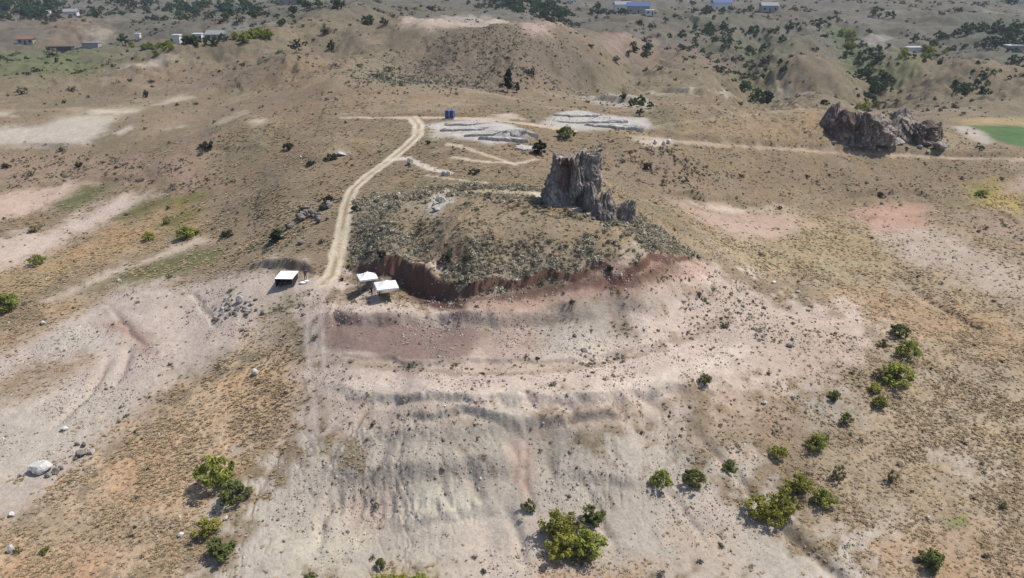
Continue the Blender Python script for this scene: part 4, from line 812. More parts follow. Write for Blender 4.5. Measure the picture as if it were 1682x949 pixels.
def gn_scatter(name, pts, scale, tint, kinds, label, cat):
    n = len(pts); me = bpy.data.meshes.new(name); me.vertices.add(n); me.vertices.foreach_set('co', pts.astype(np.float32).ravel()); me.update()
    rs = np.random.default_rng(len(name) + n)
    a = me.attributes.new('size', 'FLOAT', 'POINT'); a.data.foreach_set('value', scale.astype(np.float32))
    a = me.attributes.new('tint', 'FLOAT', 'POINT'); a.data.foreach_set('value', np.clip(tint, 0, 1).astype(np.float32))
    a = me.attributes.new('turn', 'FLOAT_VECTOR', 'POINT'); a.data.foreach_set('vector', np.c_[rs.normal(0, .12, (n, 2)), rs.uniform(0, 6.28, n)].astype(np.float32).ravel())
    a = me.attributes.new('pick', 'INT', 'POINT'); a.data.foreach_set('value', rs.integers(0, 4, n).astype(np.int32))
    o = bpy.data.objects.new(name, me); COL.objects.link(o)
    g = bpy.data.node_groups.new(name + '_spread', 'GeometryNodeTree'); g.interface.new_socket('Geometry', in_out='INPUT', socket_type='NodeSocketGeometry'); g.interface.new_socket('Geometry', in_out='OUTPUT', socket_type='NodeSocketGeometry')
    gi = g.nodes.new('NodeGroupInput'); go = g.nodes.new('NodeGroupOutput'); iop = g.nodes.new('GeometryNodeInstanceOnPoints'); ci = g.nodes.new('GeometryNodeCollectionInfo')
    ci.inputs['Collection'].default_value = kinds; ci.inputs['Separate Children'].default_value = True; ci.inputs['Reset Children'].default_value = True
    def attr(nm, ty):
        q = g.nodes.new('GeometryNodeInputNamedAttribute'); q.data_type = ty; q.inputs['Name'].default_value = nm; return q.outputs['Attribute']
    m2p = g.nodes.new('GeometryNodeMeshToPoints')
    g.links.new(gi.outputs[0], m2p.inputs[0]); g.links.new(m2p.outputs[0], iop.inputs['Points']); g.links.new(ci.outputs[0], iop.inputs['Instance']); iop.inputs['Pick Instance'].default_value = True
    g.links.new(attr('pick', 'INT'), iop.inputs['Instance Index']); g.links.new(attr('turn', 'FLOAT_VECTOR'), iop.inputs['Rotation']); g.links.new(attr('size', 'FLOAT'), iop.inputs['Scale'])
    g.links.new(iop.outputs[0], go.inputs[0]); md = o.modifiers.new('spread', 'NODES'); md.node_group = g
    return set_props(o, label, cat, kind='stuff')
CELL = (np.gradient(ROWS)[:, None] * (GY * (UU[1] - UU[0]))).astype(np.float64)
VIEW = ((np.abs(WU) < .86) & (GY > 58)).astype(np.float64)
PATCH = sstep(-.25, .35, fbm(GX / 3.5, GY / 3.5, 3, 501)) * .8 + .2
def sample(weight, n, rs):
    w = (weight * CELL * VIEW).ravel(); cdf = np.cumsum(w); k = np.searchsorted(cdf, rs.random(n) * cdf[-1]); k = np.clip(k, 0, len(w) - 1)
    j, i = k // NU, k % NU; y = ROWS[np.clip(j, 0, NV - 2)] + (rs.random(n) - .5) * np.gradient(ROWS)[j]; x = (UU[i] + (rs.random(n) - .5) * (UU[1] - UU[0])) * y
    return x, y, hz(x, y), k
off = (1 - TRK) * (1 - HIGH) * (1 - ROAD) * (1 - FIELD_R)
rs = np.random.default_rng(900)
OR = np.clip((SOIL[..., 0] - SOIL[..., 1] * 1.22) * 9, 0, 1)
x, y, z, k = sample(np.clip(VEG, 0, 1) ** 1.5 * PATCH * off * np.minimum(1, (100 / GY) ** 3.2) * (GY < 200), 60000, rs)
gn_scatter('dry_grass', np.c_[x, y, z], rs.uniform(.3, 1.05, len(x)) * (1 + .2 * (y > 130)), .42 + rs.normal(0, .18, len(x)) + .16 * OR.ravel()[k], C_TUS, 'dry tan and orange grass tussocks over the slopes', 'grass')
x, y, z, k = sample(np.where(SHR > .8, SHR * .80 * (.4 + .6 * PATCH) * (1 + 2.5 * (SHR > 1.1) * np.clip((.9 - NRM[:, 2].reshape(GX.shape)) * 4, 0, 1)), SHR ** 1.9 * PATCH ** 1.5 * .85) * off * np.minimum(1, (112 / GY) ** 1.5) * (GY < 340), 17000, rs)
gn_scatter('low_scrub', np.c_[x, y, z - .03], rs.lognormal(-.1, .42, len(x)) * (1 + .15 * (y > 150)) * np.where(SHR.ravel()[k] > 1, .72, .6), .70 + rs.normal(0, .24, len(x)) - .30 * (SHR.ravel()[k] < 1), C_SCR, 'low grey-green scrub speckling the mound and hills', 'scrub')
x, y, z, k = sample((.25 + SHR) * sstep(-.1, .35, fbm(GX / 28, GY / 28, 3, 555)) * off * ((GY > 230) & (GY < 1100)) * np.minimum(1, (300 / GY) ** 1.2), 5000, rs)
gn_scatter('distant_scrub', np.c_[x, y, z - .1], rs.lognormal(.2, .6, len(x)) * np.minimum(2.2, y / 330 + .2), .10 + rs.normal(0, .10, len(x)), C_SCR, 'dark scrub dotted over the distant hillsides', 'scrub')
rav = np.zeros(GX.shape, np.float32)
for g, dp, w in [RAVINES[i] for i in (0, 1, 2, 4)]:
    q = line_pts(g, 5); gx, gy, gz_, gt = ground(q[:, 0], q[:, 1]); s_ = box_of(gx, gy, 60); d, _v = polyline_sd(GX[s_], GY[s_], gx, gy); rav[s_] = np.maximum(rav[s_], np.exp(-(d / 9) ** 2))
for pl, wt in (([(0, 2), (90, 2), (100, 30), (0, 36)], .8), ([(150, 4), (450, 4), (450, 30), (150, 30)], .25), ([(800, -4), (880, 0), (950, 30), (940, 42), (860, 22), (800, 8)], .8), ([(1570, 40), (1720, 36), (1720, 86), (1600, 86)], .55), ([(1120, 44), (1300, 48), (1290, 80), (1120, 80)], .25), ([(-40, 90), (200, 82), (150, 118), (-40, 132)], .12)): rav = np.maximum(rav, mask(pl, .03) * wt)
rav *= sstep(-.2, .25, fbm(GX / 16, GY / 16, 3, 561)) * (GY > 225) * np.minimum(1, 500 / GY)
x, y, z, k = sample(rav, 1500, rs)
C_WOOD = coll('thicket_kinds', [bpy.data.objects.new('thicket', v[0]) for v in VARS['f']])
gn_scatter('ravine_thicket', np.c_[x, y, z - .3], rs.lognormal(-.05, .4, len(x)) * np.clip(y / 420, .7, 1.5), rs.random(len(x)), C_WOOD, 'dark green thicket filling the far ravines and groves', 'thicket')
x, y, z, k = sample((STN + .03) * (1 - .6 * VEG) * sstep(-.3, .4, fbm(GX / 5, GY / 5, 3, 511)) * off * (GY < 190) * np.minimum(1, (100 / GY) ** 1.2), 26000, rs)
gn_scatter('loose_stones', np.c_[x, y, z + .01], rs.lognormal(-2.7, .55, len(x)), .45 + rs.normal(0, .22, len(x)), C_STN, 'small loose stones littering the bare earth', 'stones')
# ------------------------------------------------------------------ rocks
def rock_mat(name, base, pale, dark, red=(130, 84, 66), streak=1.0):
    m, nt, b, _ = new_mat(name); p = nd(nt, 'ShaderNodeTexCoord').outputs['Object']
    mp = nd(nt, 'ShaderNodeMapping'); mp.inputs['Scale'].default_value = (1.5, 1.5, .38); nt.links.new(p, mp.inputs[0])
    s1 = noise(nt, mp.outputs[0], 1.4, 6, .65); s2 = noise(nt, p, 1.1, 6, .65); s3 = noise(nt, p, 6.0, 4, .6)
    c = mix(nt, ramp(nt, s1, [(.35, 0.0), (.65, 1.0)]), alb(dark), alb(base)); c = mix(nt, ramp(nt, s2, [(.50, 0.0), (.68, .8)]), c, alb(pale))
    c = mix(nt, ramp(nt, s1, [(.60, 0.0), (.70, .7 * streak)]), c, alb(pale))
    st = nd(nt, 'ShaderNodeAttribute', attribute_name='stain').outputs['Fac']; c = mix(nt, st, c, mix(nt, ramp(nt, s1, [(.4, 0.0), (.62, 1.0)]), alb(red), alb((96, 70, 60))))
    c = mix(nt, 1.0, c, ramp(nt, s3, [(.3, .82), (.7, 1.15)]), 'MULTIPLY')
    nt.links.new(c, b.inputs['Base Color']); bump(nt, b, math_(nt, 'ADD', s2, math_(nt, 'MULTIPLY', s3, .4)), .7, .25); return m
M_ROCK = rock_mat('tower_rock', (182, 172, 160), (222, 214, 202), (108, 98, 90)); M_CAVE = rock_mat('cave_rock', (162, 149, 137), (206, 195, 183), (96, 86, 79), (88, 76, 69), .7)
M_PALE = rock_mat('pale_rock', (200, 195, 188), (232, 228, 222), (150, 142, 136), streak=.4); M_GREY = rock_mat('grey_rock', (160, 150, 139), (204, 200, 192), (112, 106, 102), streak=.3)
M_WHITE = rock_mat('white_rock', (236, 233, 226), (248, 246, 242), (196, 190, 182), streak=.2); M_SLAB = rock_mat('slab_rock', (198, 194, 188), (222, 218, 212), (164, 158, 152), streak=.1)
def rock_column(name, W, D, Hh, seed, mat, loc, rz, fn, nt_=170, nh=80, parent=None, topamp=.12, flute=.25, lump=.3, power=2.6, jag=0.0, block=0.0):
    th = np.linspace(-math.pi, math.pi, nt_, endpoint=False); hh = np.linspace(0, 1, nh); T, Hn = np.meshgrid(th, hh); c, s = np.cos(T), np.sin(T)
    r = 1 / ((np.abs(c) / W) ** power + (np.abs(s) / D) ** power) ** (1 / power)
    fl = np.abs(fbm(c * 4.5 + Hn * .5 + 20, s * 4.5 - Hn * .4 + 20, 3, seed)); r = r - flute * (1 - np.minimum(1, fl * 4)) + lump * fbm(c * 2.2 + Hn * 2.5 + 9, s * 2.2 - Hn * 2 + 9, 4, seed + 3)
    blk = np.floor(fbm(c * 3 + 2, s * 3 + 2, 2, seed + 11) * 3 + Hn * 7); r = r + block * (_hash((blk + 50).astype(np.int64), np.floor((T + 4) * 3.2 + .8 * np.sin(blk * 2.1)).astype(np.int64), seed) - .5)
    r = r + .22 * fbm(c * 12 + Hn * 16 + 5, s * 12 - Hn * 13 + 5, 3, seed + 9) * (block > 0) + .12 * fbm(c * 9 + Hn * 7 + 5, s * 9 - Hn * 5 + 5, 3, seed + 8)
    r, stain, top = fn(T, Hn, r)
    X = r * c; Y = r * s; topz = Hh * (1 + topamp * fbm(X / (W * .55) + 4, Y / (D * .55) + 4, 3, seed + 5) + jag * np.minimum(0, fbm(c[-1] * 7 + 3, s[-1] * 7 + 3, 2, seed + 6)) * sstep(.55, 1, Hn) + top); Z = Hn * topz
    V = [np.stack([X, Y, Z], -1).reshape(-1, 3)]; ST = [stain.ravel()]; nc = 12
    for k in range(1, nc + 1):
        q = 1 - k / nc; x_ = X[-1] * q; y_ = Y[-1] * q; zt = Hh * (1 + topamp * fbm(x_ / (W * .55) + 4, y_ / (D * .55) + 4, 3, seed + 5) + top[-1]); zt = np.minimum(zt, Z[-1]) if jag else zt; zt = zt.mean() * (1 - q) + zt * q + .25 * Hh * .06 * (1 - q * q)
        V.append(np.stack([x_, y_, zt], -1)); ST.append(stain[-1] * q * .3)
    V = np.concatenate(V); ST = np.concatenate(ST); nr = nh + nc; F = []
    for j in range(nr - 1):
        for i in range(nt_): F.append((j * nt_ + i, j * nt_ + (i + 1) % nt_, (j + 1) * nt_ + (i + 1) % nt_, (j + 1) * nt_ + i))
    o = mesh_obj(name, V, F, mat, parent, True); a = o.data.attributes.new('stain', 'FLOAT', 'POINT'); a.data.foreach_set('value', np.clip(ST, 0, 1).astype(np.float32))
    o.location = loc; o.rotation_euler = (0, 0, rz); return o
def gauss(T, c0, w): d = np.angle(np.exp(1j * (T - c0))); return np.exp(-(d / w) ** 2)
def base_at(px, py, sink=.5):
    x, y, z, t = ground(px, py); return Vector((float(x[0]), float(y[0]), float(z[0]) - sink)), float(t[0])
def f_tower(T, h, r):
    r = r * (1 + .10 * (1 - h) ** 2) + 1.9 * gauss(T, math.pi, .75) * (1 - h) ** 1.6
    hol = gauss(T, -2.60, .36) * sstep(.02, .2, h) * (1 - sstep(.82, .97, h)); r = r - 1.7 * hol
    rib = gauss(T, -2.75, .09) * sstep(.3, .5, h) * (1 - sstep(.6, .8, h)); r = r + .7 * rib
    und = gauss(T, -1.65, .55) * (1 - sstep(.16, .26, h)); r = r - 1.5 * und
    stain = np.clip(gauss(T, -2.65, .5) * sstep(.28, .5, h) * 1.3, 0, 1) * .62
    return r, stain, -.10 * gauss(T, math.pi, .5) + .02 * np.cos(T) - .11 * np.sin(T)
p, t = base_at(944, 331, .6); m = t / FPX
tower = rock_column('rock_tower', 37 * m, 3.0, 8.5, 7, M_ROCK, p, .38, f_tower, 220, 110, topamp=.20, flute=.45, lump=.9, jag=.35, block=.55)
set_props(tower, 'tall fluted grey rock tower with a rust-red hollow on top of the mound', 'rock')
def boulder(name, px, py, w, d, h, mat, label, seed, rz=0.0, tilt=(0, 0), sub=3, cuts=8, rough=.15, cat='boulder', group=None, sink=.25):
    V, F = boulder_geo(seed, sub, cuts, rough); p, t = base_at(px, py, 0); s = t / FPX
    V = V / np.abs(V).max(0); V = V * np.array([w * s / 2, d * s / 2, h * s / 2]); V[:, 2] += h * s / 2 * (1 - sink)
    o = mesh_obj(name, V, F, mat, None, False); o.location = p; o.rotation_euler = (tilt[0], tilt[1], rz); set_props(o, label, cat, group); return o
def f_point(T, h, r): return r * (1.05 - .72 * h ** 1.4), .15 + 0 * T, .10 * np.cos(T + 1.0)
def crag(px, py, w, d, h, seed, label, rz=0.0, lean=(0, 0), mat=None, fn=f_point, cat='rock', sink=.5):
    p, t = base_at(px, py, sink); m = t / FPX; o = rock_column('crag', w * m / 2, d, h * m + sink, seed, mat or M_ROCK, p, rz, fn, 90, 44, topamp=.25, flute=.3, lump=.45, power=2.3, jag=.3, block=.3); o.rotation_euler = (lean[0], lean[1], rz); return set_props(o, label, cat)
crag(972, 346, 30, 1.7, 44, 61, 'tall pointed crag against the right flank of the rock tower', .2, (0, -.1))
crag(989, 356, 38, 1.9, 42, 62, 'pale-topped pointed crag right of the rock tower', .5, (0, .12), M_GREY)
crag(1005, 353, 20, 1.1, 26, 63, 'small pale crag wedged between two larger ones by the tower', .9, (0, -.12), M_PALE)
crag(1022, 358, 42, 1.8, 36, 64, 'slanting crag at the right end of the broken tail of the tower', -.4, (.05, .4))
crag(1034, 360, 16, .8, 14, 65, 'lowest crag, last of the tail right of the tower', .3, (0, .3))
for i, (px, py, w) in enumerate([(960, 356, 8), (975, 360, 7), (998, 364, 9), (1012, 366, 8), (1030, 368, 7), (1046, 366, 6), (905, 334, 8), (893, 328, 7), (920, 340, 6), (1000, 372, 5)]):
    boulder('fallen_stone', px, py, w, w, w * .7, random.choice([M_GREY, M_PALE]), 'fallen stone in the skirt of debris at the foot of the rock tower', 320 + i, random.uniform(0, 3), sub=2, cat='stone', group='debris round the rock tower')
def f_cave(T, h, r):
    r = r * (1.06 - .40 * h ** 3.2); hol = gauss(T, -1.95, .42) * sstep(.0, .08, h) * (1 - sstep(.45, .72, h)); r = r - 2.3 * hol
    gr = gauss(T, -1.05, .10) * (1 - sstep(.6, .9, h)); r = r - 1.2 * gr
    return r, np.clip(gauss(T, -2.5, .7) * sstep(.2, .5, h) * 1.1, 0, 1) * .8, .06 * np.cos(T + 2.6) - .08 * np.sin(T)
def f_arch(T, h, r):
    r = r * (1.06 - .34 * h ** 3); hol = gauss(T, -2.05, .26) * (1 - sstep(.40, .52, h)); r = r - 2.2 * hol
    r = r - 1.6 * gauss(T, -1.05, .30) * sstep(.06, .2, h) * (1 - sstep(.62, .74, h)); return r, gauss(T, -.95, .4) * .7, -.08 * np.cos(T)
p, t = base_at(1408, 226, 1.0); m = t / FPX; set_props(rock_column('cave_rock', 52 * m, 5.0, 44 * m, 17, M_CAVE, p, -.15, f_cave, 190, 80, topamp=.30, flute=.7, lump=2.0, power=2.2, jag=.12, block=1.1), 'large dark hollowed rock dome beside the right road', 'rock')
p, t = base_at(1498, 226, 1.0); m = t / FPX; set_props(rock_column('cave_rock', 40 * m, 4.2, 36 * m, 23, M_CAVE, p, .1, f_arch, 180, 70, topamp=.30, flute=.6, lump=1.7, power=2.2, jag=.12, block=1.0), 'paler rock with an arched niche right of the dark dome', 'rock')
crag(1362, 208, 30, 2.6, 36, 66, 'dark crag at the left shoulder of the cave rocks', .2, (0, .15), M_CAVE); crag(1450, 236, 34, 2.2, 40, 67, 'slanting grey crag between the dark dome and the arched rock', .3, (0, .3), M_GREY); crag(1530, 232, 30, 2.4, 30, 68, 'brown crag at the right end of the cave rocks', .2, (0, .2), M_CAVE)
crag(1480, 200, 40, 3.0, 22, 69, 'pale crag behind the arched rock', .1, (0, 0), M_GREY); crag(1425, 240, 22, 1.6, 18, 70, 'low crag in front of the dark dome', .6, (0, .2), M_GREY)
for i, (px, py, w) in enumerate([(1390, 244, 9), (1402, 246, 7), (1444, 248, 8), (1462, 246, 10), (1490, 244, 8), (1510, 243, 9), (1556, 240, 8), (1370, 236, 8), (1524, 250, 7)]):
    boulder('fallen_stone', px, py, w, w, w * .7, random.choice([M_GREY, M_PALE]), 'fallen stone in the debris below the cave rocks', 340 + i, random.uniform(0, 3), sub=2, cat='stone', group='debris below the cave rocks')
boulder('boulder', 1545, 246, 26, 20, 16, M_GREY, 'flat grey boulder at the right foot of the arched rock', 312, .2); boulder('boulder', 1538, 236, 16, 12, 12, M_GREY, 'small dark boulder above the flat grey one by the arched rock', 313)
boulder('boulder', 1412, 240, 12, 10, 8, M_PALE, 'pale boulder under the dark dome, left one', 314); boulder('boulder', 1432, 241, 14, 10, 8, M_PALE, 'pale boulder under the dark dome, right one', 315); boulder('boulder', 1476, 236, 20, 14, 12, M_PALE, 'pale rounded boulder below the arched niche', 316)
# rock shelf behind the mound
def slab(px, py, w, d, h, label, seed, rz=0.0, mat=None, tilt=(0, 0)):
    rs = np.random.default_rng(seed); p, t = base_at(px, py, 0); s = t / FPX; W, D_, Hh = w * s / 2, d / 2, h; n = 44
    ang = np.linspace(0, 2 * math.pi, n, endpoint=False); rr = .8 + .55 * fbm(np.cos(ang) * 2.6 + seed, np.sin(ang) * 2.6 + seed * .7, 4, seed, .7) + rs.normal(0, .07, n)
    out = [(W * math.cos(a) * r_, D_ * math.sin(a) * r_) for a, r_ in zip(ang, rr)]
    def gz(x, y): X_ = p.x + x * math.cos(rz) - y * math.sin(rz); Y_ = p.y + x * math.sin(rz) + y * math.cos(rz); return float(hz(X_, Y_)) - p.z
    bm = bmesh.new(); lo = [bm.verts.new((x, y, gz(x, y) - .5)) for x, y in out]; rings = []
    for q_ in (1.0, .93, .6, .3):
        rings.append([bm.verts.new((x * q_, y * q_, gz(x, y) * q_ * .6 + Hh * (.55 if q_ == 1 else 1) + .12 * float(fbm(np.float32(x * q_ * .8 + seed), np.float32(y * q_ * .8), 3, seed)))) for x, y in out])
    top = bm.verts.new((0, 0, Hh))
    for A, B in zip([lo] + rings[:-1], rings):
        for i in range(n): bm.faces.new((A[i], A[(i + 1) % n], B[(i + 1) % n], B[i]))
    for i in range(n): bm.faces.new((rings[-1][i], rings[-1][(i + 1) % n], top))
    bm.faces.new(lo[::-1])
    me = bpy.data.meshes.new('rock_slab'); bm.to_mesh(me); bm.free(); me.materials.append(mat or M_SLAB); o = bpy.data.objects.new('rock_slab', me); COL.objects.link(o)
    o.location = p; o.rotation_euler = (tilt[0], tilt[1], rz); return set_props(o, label, 'rock slab', 'rock slabs behind the mound', 'thing')
for i, a in enumerate([(768, 204, 90, 2.6, .30, 'long pale rock ledge along the back of the near rock shelf'), (775, 213, 110, 2.2, .35, 'long pale rock ledge across the middle of the near rock shelf'), (806, 221, 100, 2.0, .40, 'long pale rock ledge nearer the front of the near rock shelf'),
    (830, 229, 80, 1.8, .55, 'thick pale rock ledge on the front edge of the near rock shelf'), (850, 216, 56, 2.4, .45, 'rock ledge above the dark cut of the near rock shelf'), (860, 243, 38, 3.2, .3, 'smooth pale tilted slab at the right end of the near rock shelf'),
    (950, 190, 100, 3.4, .4, 'long pale rock ledge along the back of the far rock shelf'), (975, 200, 130, 3.0, .4, 'long pale rock ledge across the middle of the far rock shelf'), (1010, 208, 110, 2.6, .5, 'long pale rock ledge on the front of the far rock shelf')]):
    slab(*a, 330 + i, random.uniform(-.15, .15), tilt=(random.uniform(-.02, .03), random.uniform(-.03, .03)))
# loose boulders
boulder('boulder', 66, 774, 38, 26, 20, M_WHITE, 'bright white flat-topped boulder in the lower left wash', 351, .25, (.05, .05), 3, 9, .08)
GB = 'grey boulders of the lower left wash'
for i, a in enumerate([(92, 777, 14, 12, 12, 'grey stone touching the white boulder on its right'), (80, 782, 12, 10, 8, 'small grey stone in front of the white boulder'), (101, 770, 9, 8, 9, 'grey stone farthest right beside the white boulder'),
    (135, 748, 18, 14, 12, 'largest grey stone of the heap upper right of the white boulder'), (128, 731, 10, 8, 8, 'grey stone left in the heap upper right of the white boulder'), (139, 733, 10, 9, 10, 'upright grey stone at the top of the heap above the white boulder'), (150, 744, 16, 10, 8, 'pale stone right in the heap above the white boulder')]):
    boulder('boulder', *a[:5], M_GREY if i != 6 else M_PALE, a[5], 360 + i, random.uniform(0, 3), group=GB)
for i, a in enumerate([(106, 706, 14, 10, 9, M_WHITE, 'small white stone above the grey heap in the lower left wash'), (20, 847, 14, 10, 8, M_WHITE, 'white stone near the left edge below the white boulder'), (18, 906, 10, 12, 16, M_WHITE, 'upright white stone in the lower left corner'), (297, 880, 12, 8, 7, M_WHITE, 'white stone left of the yellowish bush'),
    (420, 614, 13, 12, 13, M_WHITE, 'pale block alone in the orange grass below the left terrace'), (371, 852, 9, 7, 6, M_WHITE, 'small white stone right of the yellowish bush'), (71, 532, 11, 8, 7, M_WHITE, 'white stone on the left edge of the bare terrace'), (1255, 662, 14, 8, 6, M_PALE, 'pale stone on the brown patch right of the bench'),
    (1296, 569, 14, 9, 8, M_GREY, 'dark grey stone alone on the pale bench at right'), (1135, 669, 9, 7, 6, M_GREY, 'small dark stone below the lone bush on the bench'), (1537, 921, 6, 6, 6, M_WHITE, 'tiny white stone beside the lower right bush'), (1525, 852, 7, 6, 6, M_WHITE, 'tiny white stone in the lower right grass'),
    (1270, 465, 10, 7, 6, M_WHITE, 'small white stone on the upper right edge of the terrace'), (1310, 480, 9, 6, 5, M_PALE, 'small pale stone below the white one on the terrace edge')]):
    boulder('boulder', *a[:5], a[5], a[6], 380 + i, random.uniform(0, 3))
boulder('boulder', 394, 497, 13, 12, 16, M_PALE, 'upright pale block in the rubble on the left terrace', 401, .3, (0, 0), 3, 6, .05)
RB_ = 'rubble stones on the left terrace'
for i in range(34):
    px, py = random.gauss(388, 22), random.gauss(512, 12); w = random.uniform(5, 10)
    boulder('rubble_stone', px, py, w, w, w * random.uniform(.6, .9), random.choice([M_GREY, M_PALE, M_GREY]), 'grey stone in the rubble heap round the upright block on the left terrace', 410 + i % 9, random.uniform(0, 3), sub=2, cat='stone', group=RB_)
TS = 'stones left of the track'
for i in range(22):
    px = random.uniform(475, 552); py = 330 + (552 - px) * .55 + random.gauss(0, 10); w = random.uniform(7, 13)
    boulder('hillside_stone', px, py, w, w, w * random.uniform(.7, 1.0), M_GREY, 'grey stone among the scatter on the slope left of the track', 430 + i % 7, random.uniform(0, 3), sub=2, cat='stone', group=TS)
boulder('boulder', 557, 255, 22, 12, 8, M_PALE, 'pale low rock between two shrubs left of the track', 441, .1)
boulder('boulder', 724, 332, 20, 20, 12, M_PALE, 'pale grey rock outcrop on the left shoulder of the mound', 442, .4); boulder('boulder', 716, 346, 14, 12, 8, M_PALE, 'smaller pale rock just below the outcrop on the mound shoulder', 443)
for i, (px, py) in enumerate([(1076, 236), (1090, 238), (1098, 235)]):
    boulder('boulder', px, py, 8, 8, 9, M_WHITE, ['leftmost of three white stones where the right road begins', 'middle of three white stones where the right road begins', 'rightmost of three white stones where the right road begins'][i], 450 + i, sub=2)
boulder('stone_block', 673, 270, 13, 12, 13, M_GREY, 'squat grey stone block at the branch of the white footpath', 460, .3, (0, 0), 3, 6, .04, 'stone block')
# ruined wall piece beyond it
p, t = base_at(732, 288, .1); e = empty('low_wall', p, -.1); set_props(e, 'low whitish ruined wall piece with upright stones at the end of the footpath', 'wall', kind='thing')
for k in range(6):
    MB().box(-.85 + k * .3, -.62 + k * .3, -.18, .18, 0, .75 + .12 * ((k * 5) % 3)).build('upright_stone', M_WHITE, e, bevel=.03)
MB().box(-.9, 1.0, -.24, .24, 0, .25).build('footing', M_PALE, e, bevel=.03)

# ------------------------------------------------------------------ people and camp things
M_CANVAS = simple_mat('white_canvas', (255, 255, 255), .6, .03, 2); M_FRAME = simple_mat('tent_frame', (150, 150, 150), .4, .1); M_DARKC = simple_mat('dark_cloth', (58, 56, 58), .9, .2)
def tent(px, py, S, rz, label, eave=2.15, peak=2.95):
    p, t = base_at(px, py, 0); e = empty('canopy_tent', p, rz); set_props(e, label, 'tent', 'white canopy tents at the dig')
    n = 9; V = []; F = []
    for j in range(n):
        for i in range(n):
            a, b_ = i / (n - 1) * 2 - 1, j / (n - 1) * 2 - 1; r = max(abs(a), abs(b_)); sag = -.10 * math.sin(math.pi * r) - .05 * (1 - abs(abs(a) - abs(b_))) * 0
            V.append((a * S / 2, b_ * S / 2, eave + (peak - eave) * (1 - r) + sag))
    for j in range(n - 1):
        for i in range(n - 1): F.append((j * n + i, j * n + i + 1, (j + 1) * n + i + 1, (j + 1) * n + i))
    mesh_obj('canopy', V, F, M_CANVAS, e, False)
    h = S / 2; m = MB()
    for (x0, y0, x1, y1) in ((-h, -h, h, -h), (h, -h, h, h), (h, h, -h, h), (-h, h, -h, -h)):
        for k in range(6):
            a, b_ = k / 6, (k + 1) / 6; xa, ya, xb, yb = x0 + (x1 - x0) * a, y0 + (y1 - y0) * a, x0 + (x1 - x0) * b_, y0 + (y1 - y0) * b_
            m.add([(xa * 1.004, ya * 1.004, eave + .005), (xb * 1.004, yb * 1.004, eave + .005), (xb * 1.004, yb * 1.004, eave - .22), ((xa + xb) / 2 * 1.004, (ya + yb) / 2 * 1.004, eave - .26), (xa * 1.004, ya * 1.004, eave - .22)], [(0, 1, 2, 3, 4)])
    m.build('valance', M_CANVAS, e)
    for sx in (-1, 1):
        for sy in (-1, 1):
            lx, ly = sx * (h - .05), sy * (h - .05); wx = p.x + lx * math.cos(rz) - ly * math.sin(rz); wy = p.y + lx * math.sin(rz) + ly * math.cos(rz); g = float(hz(wx, wy)) - p.z
            lg = MB().box(lx - .03, lx + .03, ly - .03, ly + .03, g - .03, eave).build('leg', M_FRAME, e); MB().box(lx - .08, lx + .08, ly - .08, ly + .08, g - .02, g + .02).build('foot', M_FRAME, lg)
    MB().tube([(-h, 0, eave - .1), (0, 0, peak - .1), (h, 0, eave - .1)], .02, 5).build('roof_strut', M_FRAME, e); MB().tube([(0, -h, eave - .1), (0, 0, peak - .1), (0, h, eave - .1)], .02, 5).build('roof_strut', M_FRAME, e)
    return e
tent(605, 475, 2.8, .35, 'white pyramid canopy tent beside the track end, left one of two'); tent(636, 490, 3.2, .3, 'white pyramid canopy tent nearest the excavated cut, right one of two')
# low shelter on the left
p, t = base_at(471, 467, 0); e = empty('shelter', p, -.04); set_props(e, 'low white canopy shelter with dark open front, left of the track end', 'shelter')
V = []; F = []; n = 9
for j in range(n):
    for i in range(n):
        a, b_ = i / (n - 1), j / (n - 1); V.append(((a - .5) * 2.9 + b_ * .25, -1.25 + b_ * 2.7, 1.42 + b_ * .35 - .06 * math.sin(math.pi * a) * math.sin(math.pi * b_)))
for j in range(n - 1):
    for i in range(n - 1): F.append((j * n + i, j * n + i + 1, (j + 1) * n + i + 1, (j + 1) * n + i))
mesh_obj('canopy', V, F, M_CANVAS, e, True)
for sx in (-1.38, 1.38):
    for sy in (-1.2, 1.4): MB().box(sx - .03, sx + .03, sy - .03, sy + .03, -.3, 1.45).build('leg', M_FRAME, e)
MB().box(-1.45, 1.45, 1.42, 1.46, -.2, 1.7).build('back_cloth', M_DARKC, e); MB().box(-1.46, -1.42, -1.0, 1.42, -.2, 1.42).build('side_cloth', M_DARKC, e); MB().box(1.42, 1.46, -1.0, 1.42, -.2, 1.42).build('side_cloth', M_DARKC, e)
M_CRATE = simple_mat('crate_plastic', (70, 72, 80), .6, .1)
for i, dx in enumerate((-.9, -.2, .55)):
    q = empty('tool_crate', p + Vector((dx, -.2 + .2 * i, 0)), .1 * i); set_props(q, ['dark crate on the left under the low white shelter', 'dark crate in the middle under the low white shelter', 'dark crate on the right under the low white shelter'][i], 'crate', 'crates under the low shelter')
    MB().box(-.28, .28, -.2, .2, -.1, .5).build('box', M_CRATE, q, bevel=.02); MB().box(-.3, .3, -.22, .22, .505, .56).build('lid', M_DARKC, q, bevel=.015)
def sack(px, py, w, label, seed):
    V, F = boulder_geo(seed, 3, 2, .1); p, t = base_at(px, py, 0); V = V * np.array([w, w * .7, w * .32]) ; V[:, 2] += w * .22
    o = mesh_obj('sack', V, F, M_CANVAS, None, True); o.location = p; o.rotation_euler = (0, 0, seed); set_props(o, label, 'sack', 'white sacks by the shelter')
sack(497, 465, .55, 'white sack right of the low shelter, front one', 3); sack(504, 462, .45, 'white sack right of the low shelter, back one', 4)
M_BUCK = simple_mat('black_plastic', (40, 38, 40), .5, .1); p, t = base_at(562, 461, 0); e = empty('bucket', p); set_props(e, 'black bucket standing alone at the end of the track', 'bucket')
m = MB(); n = 14
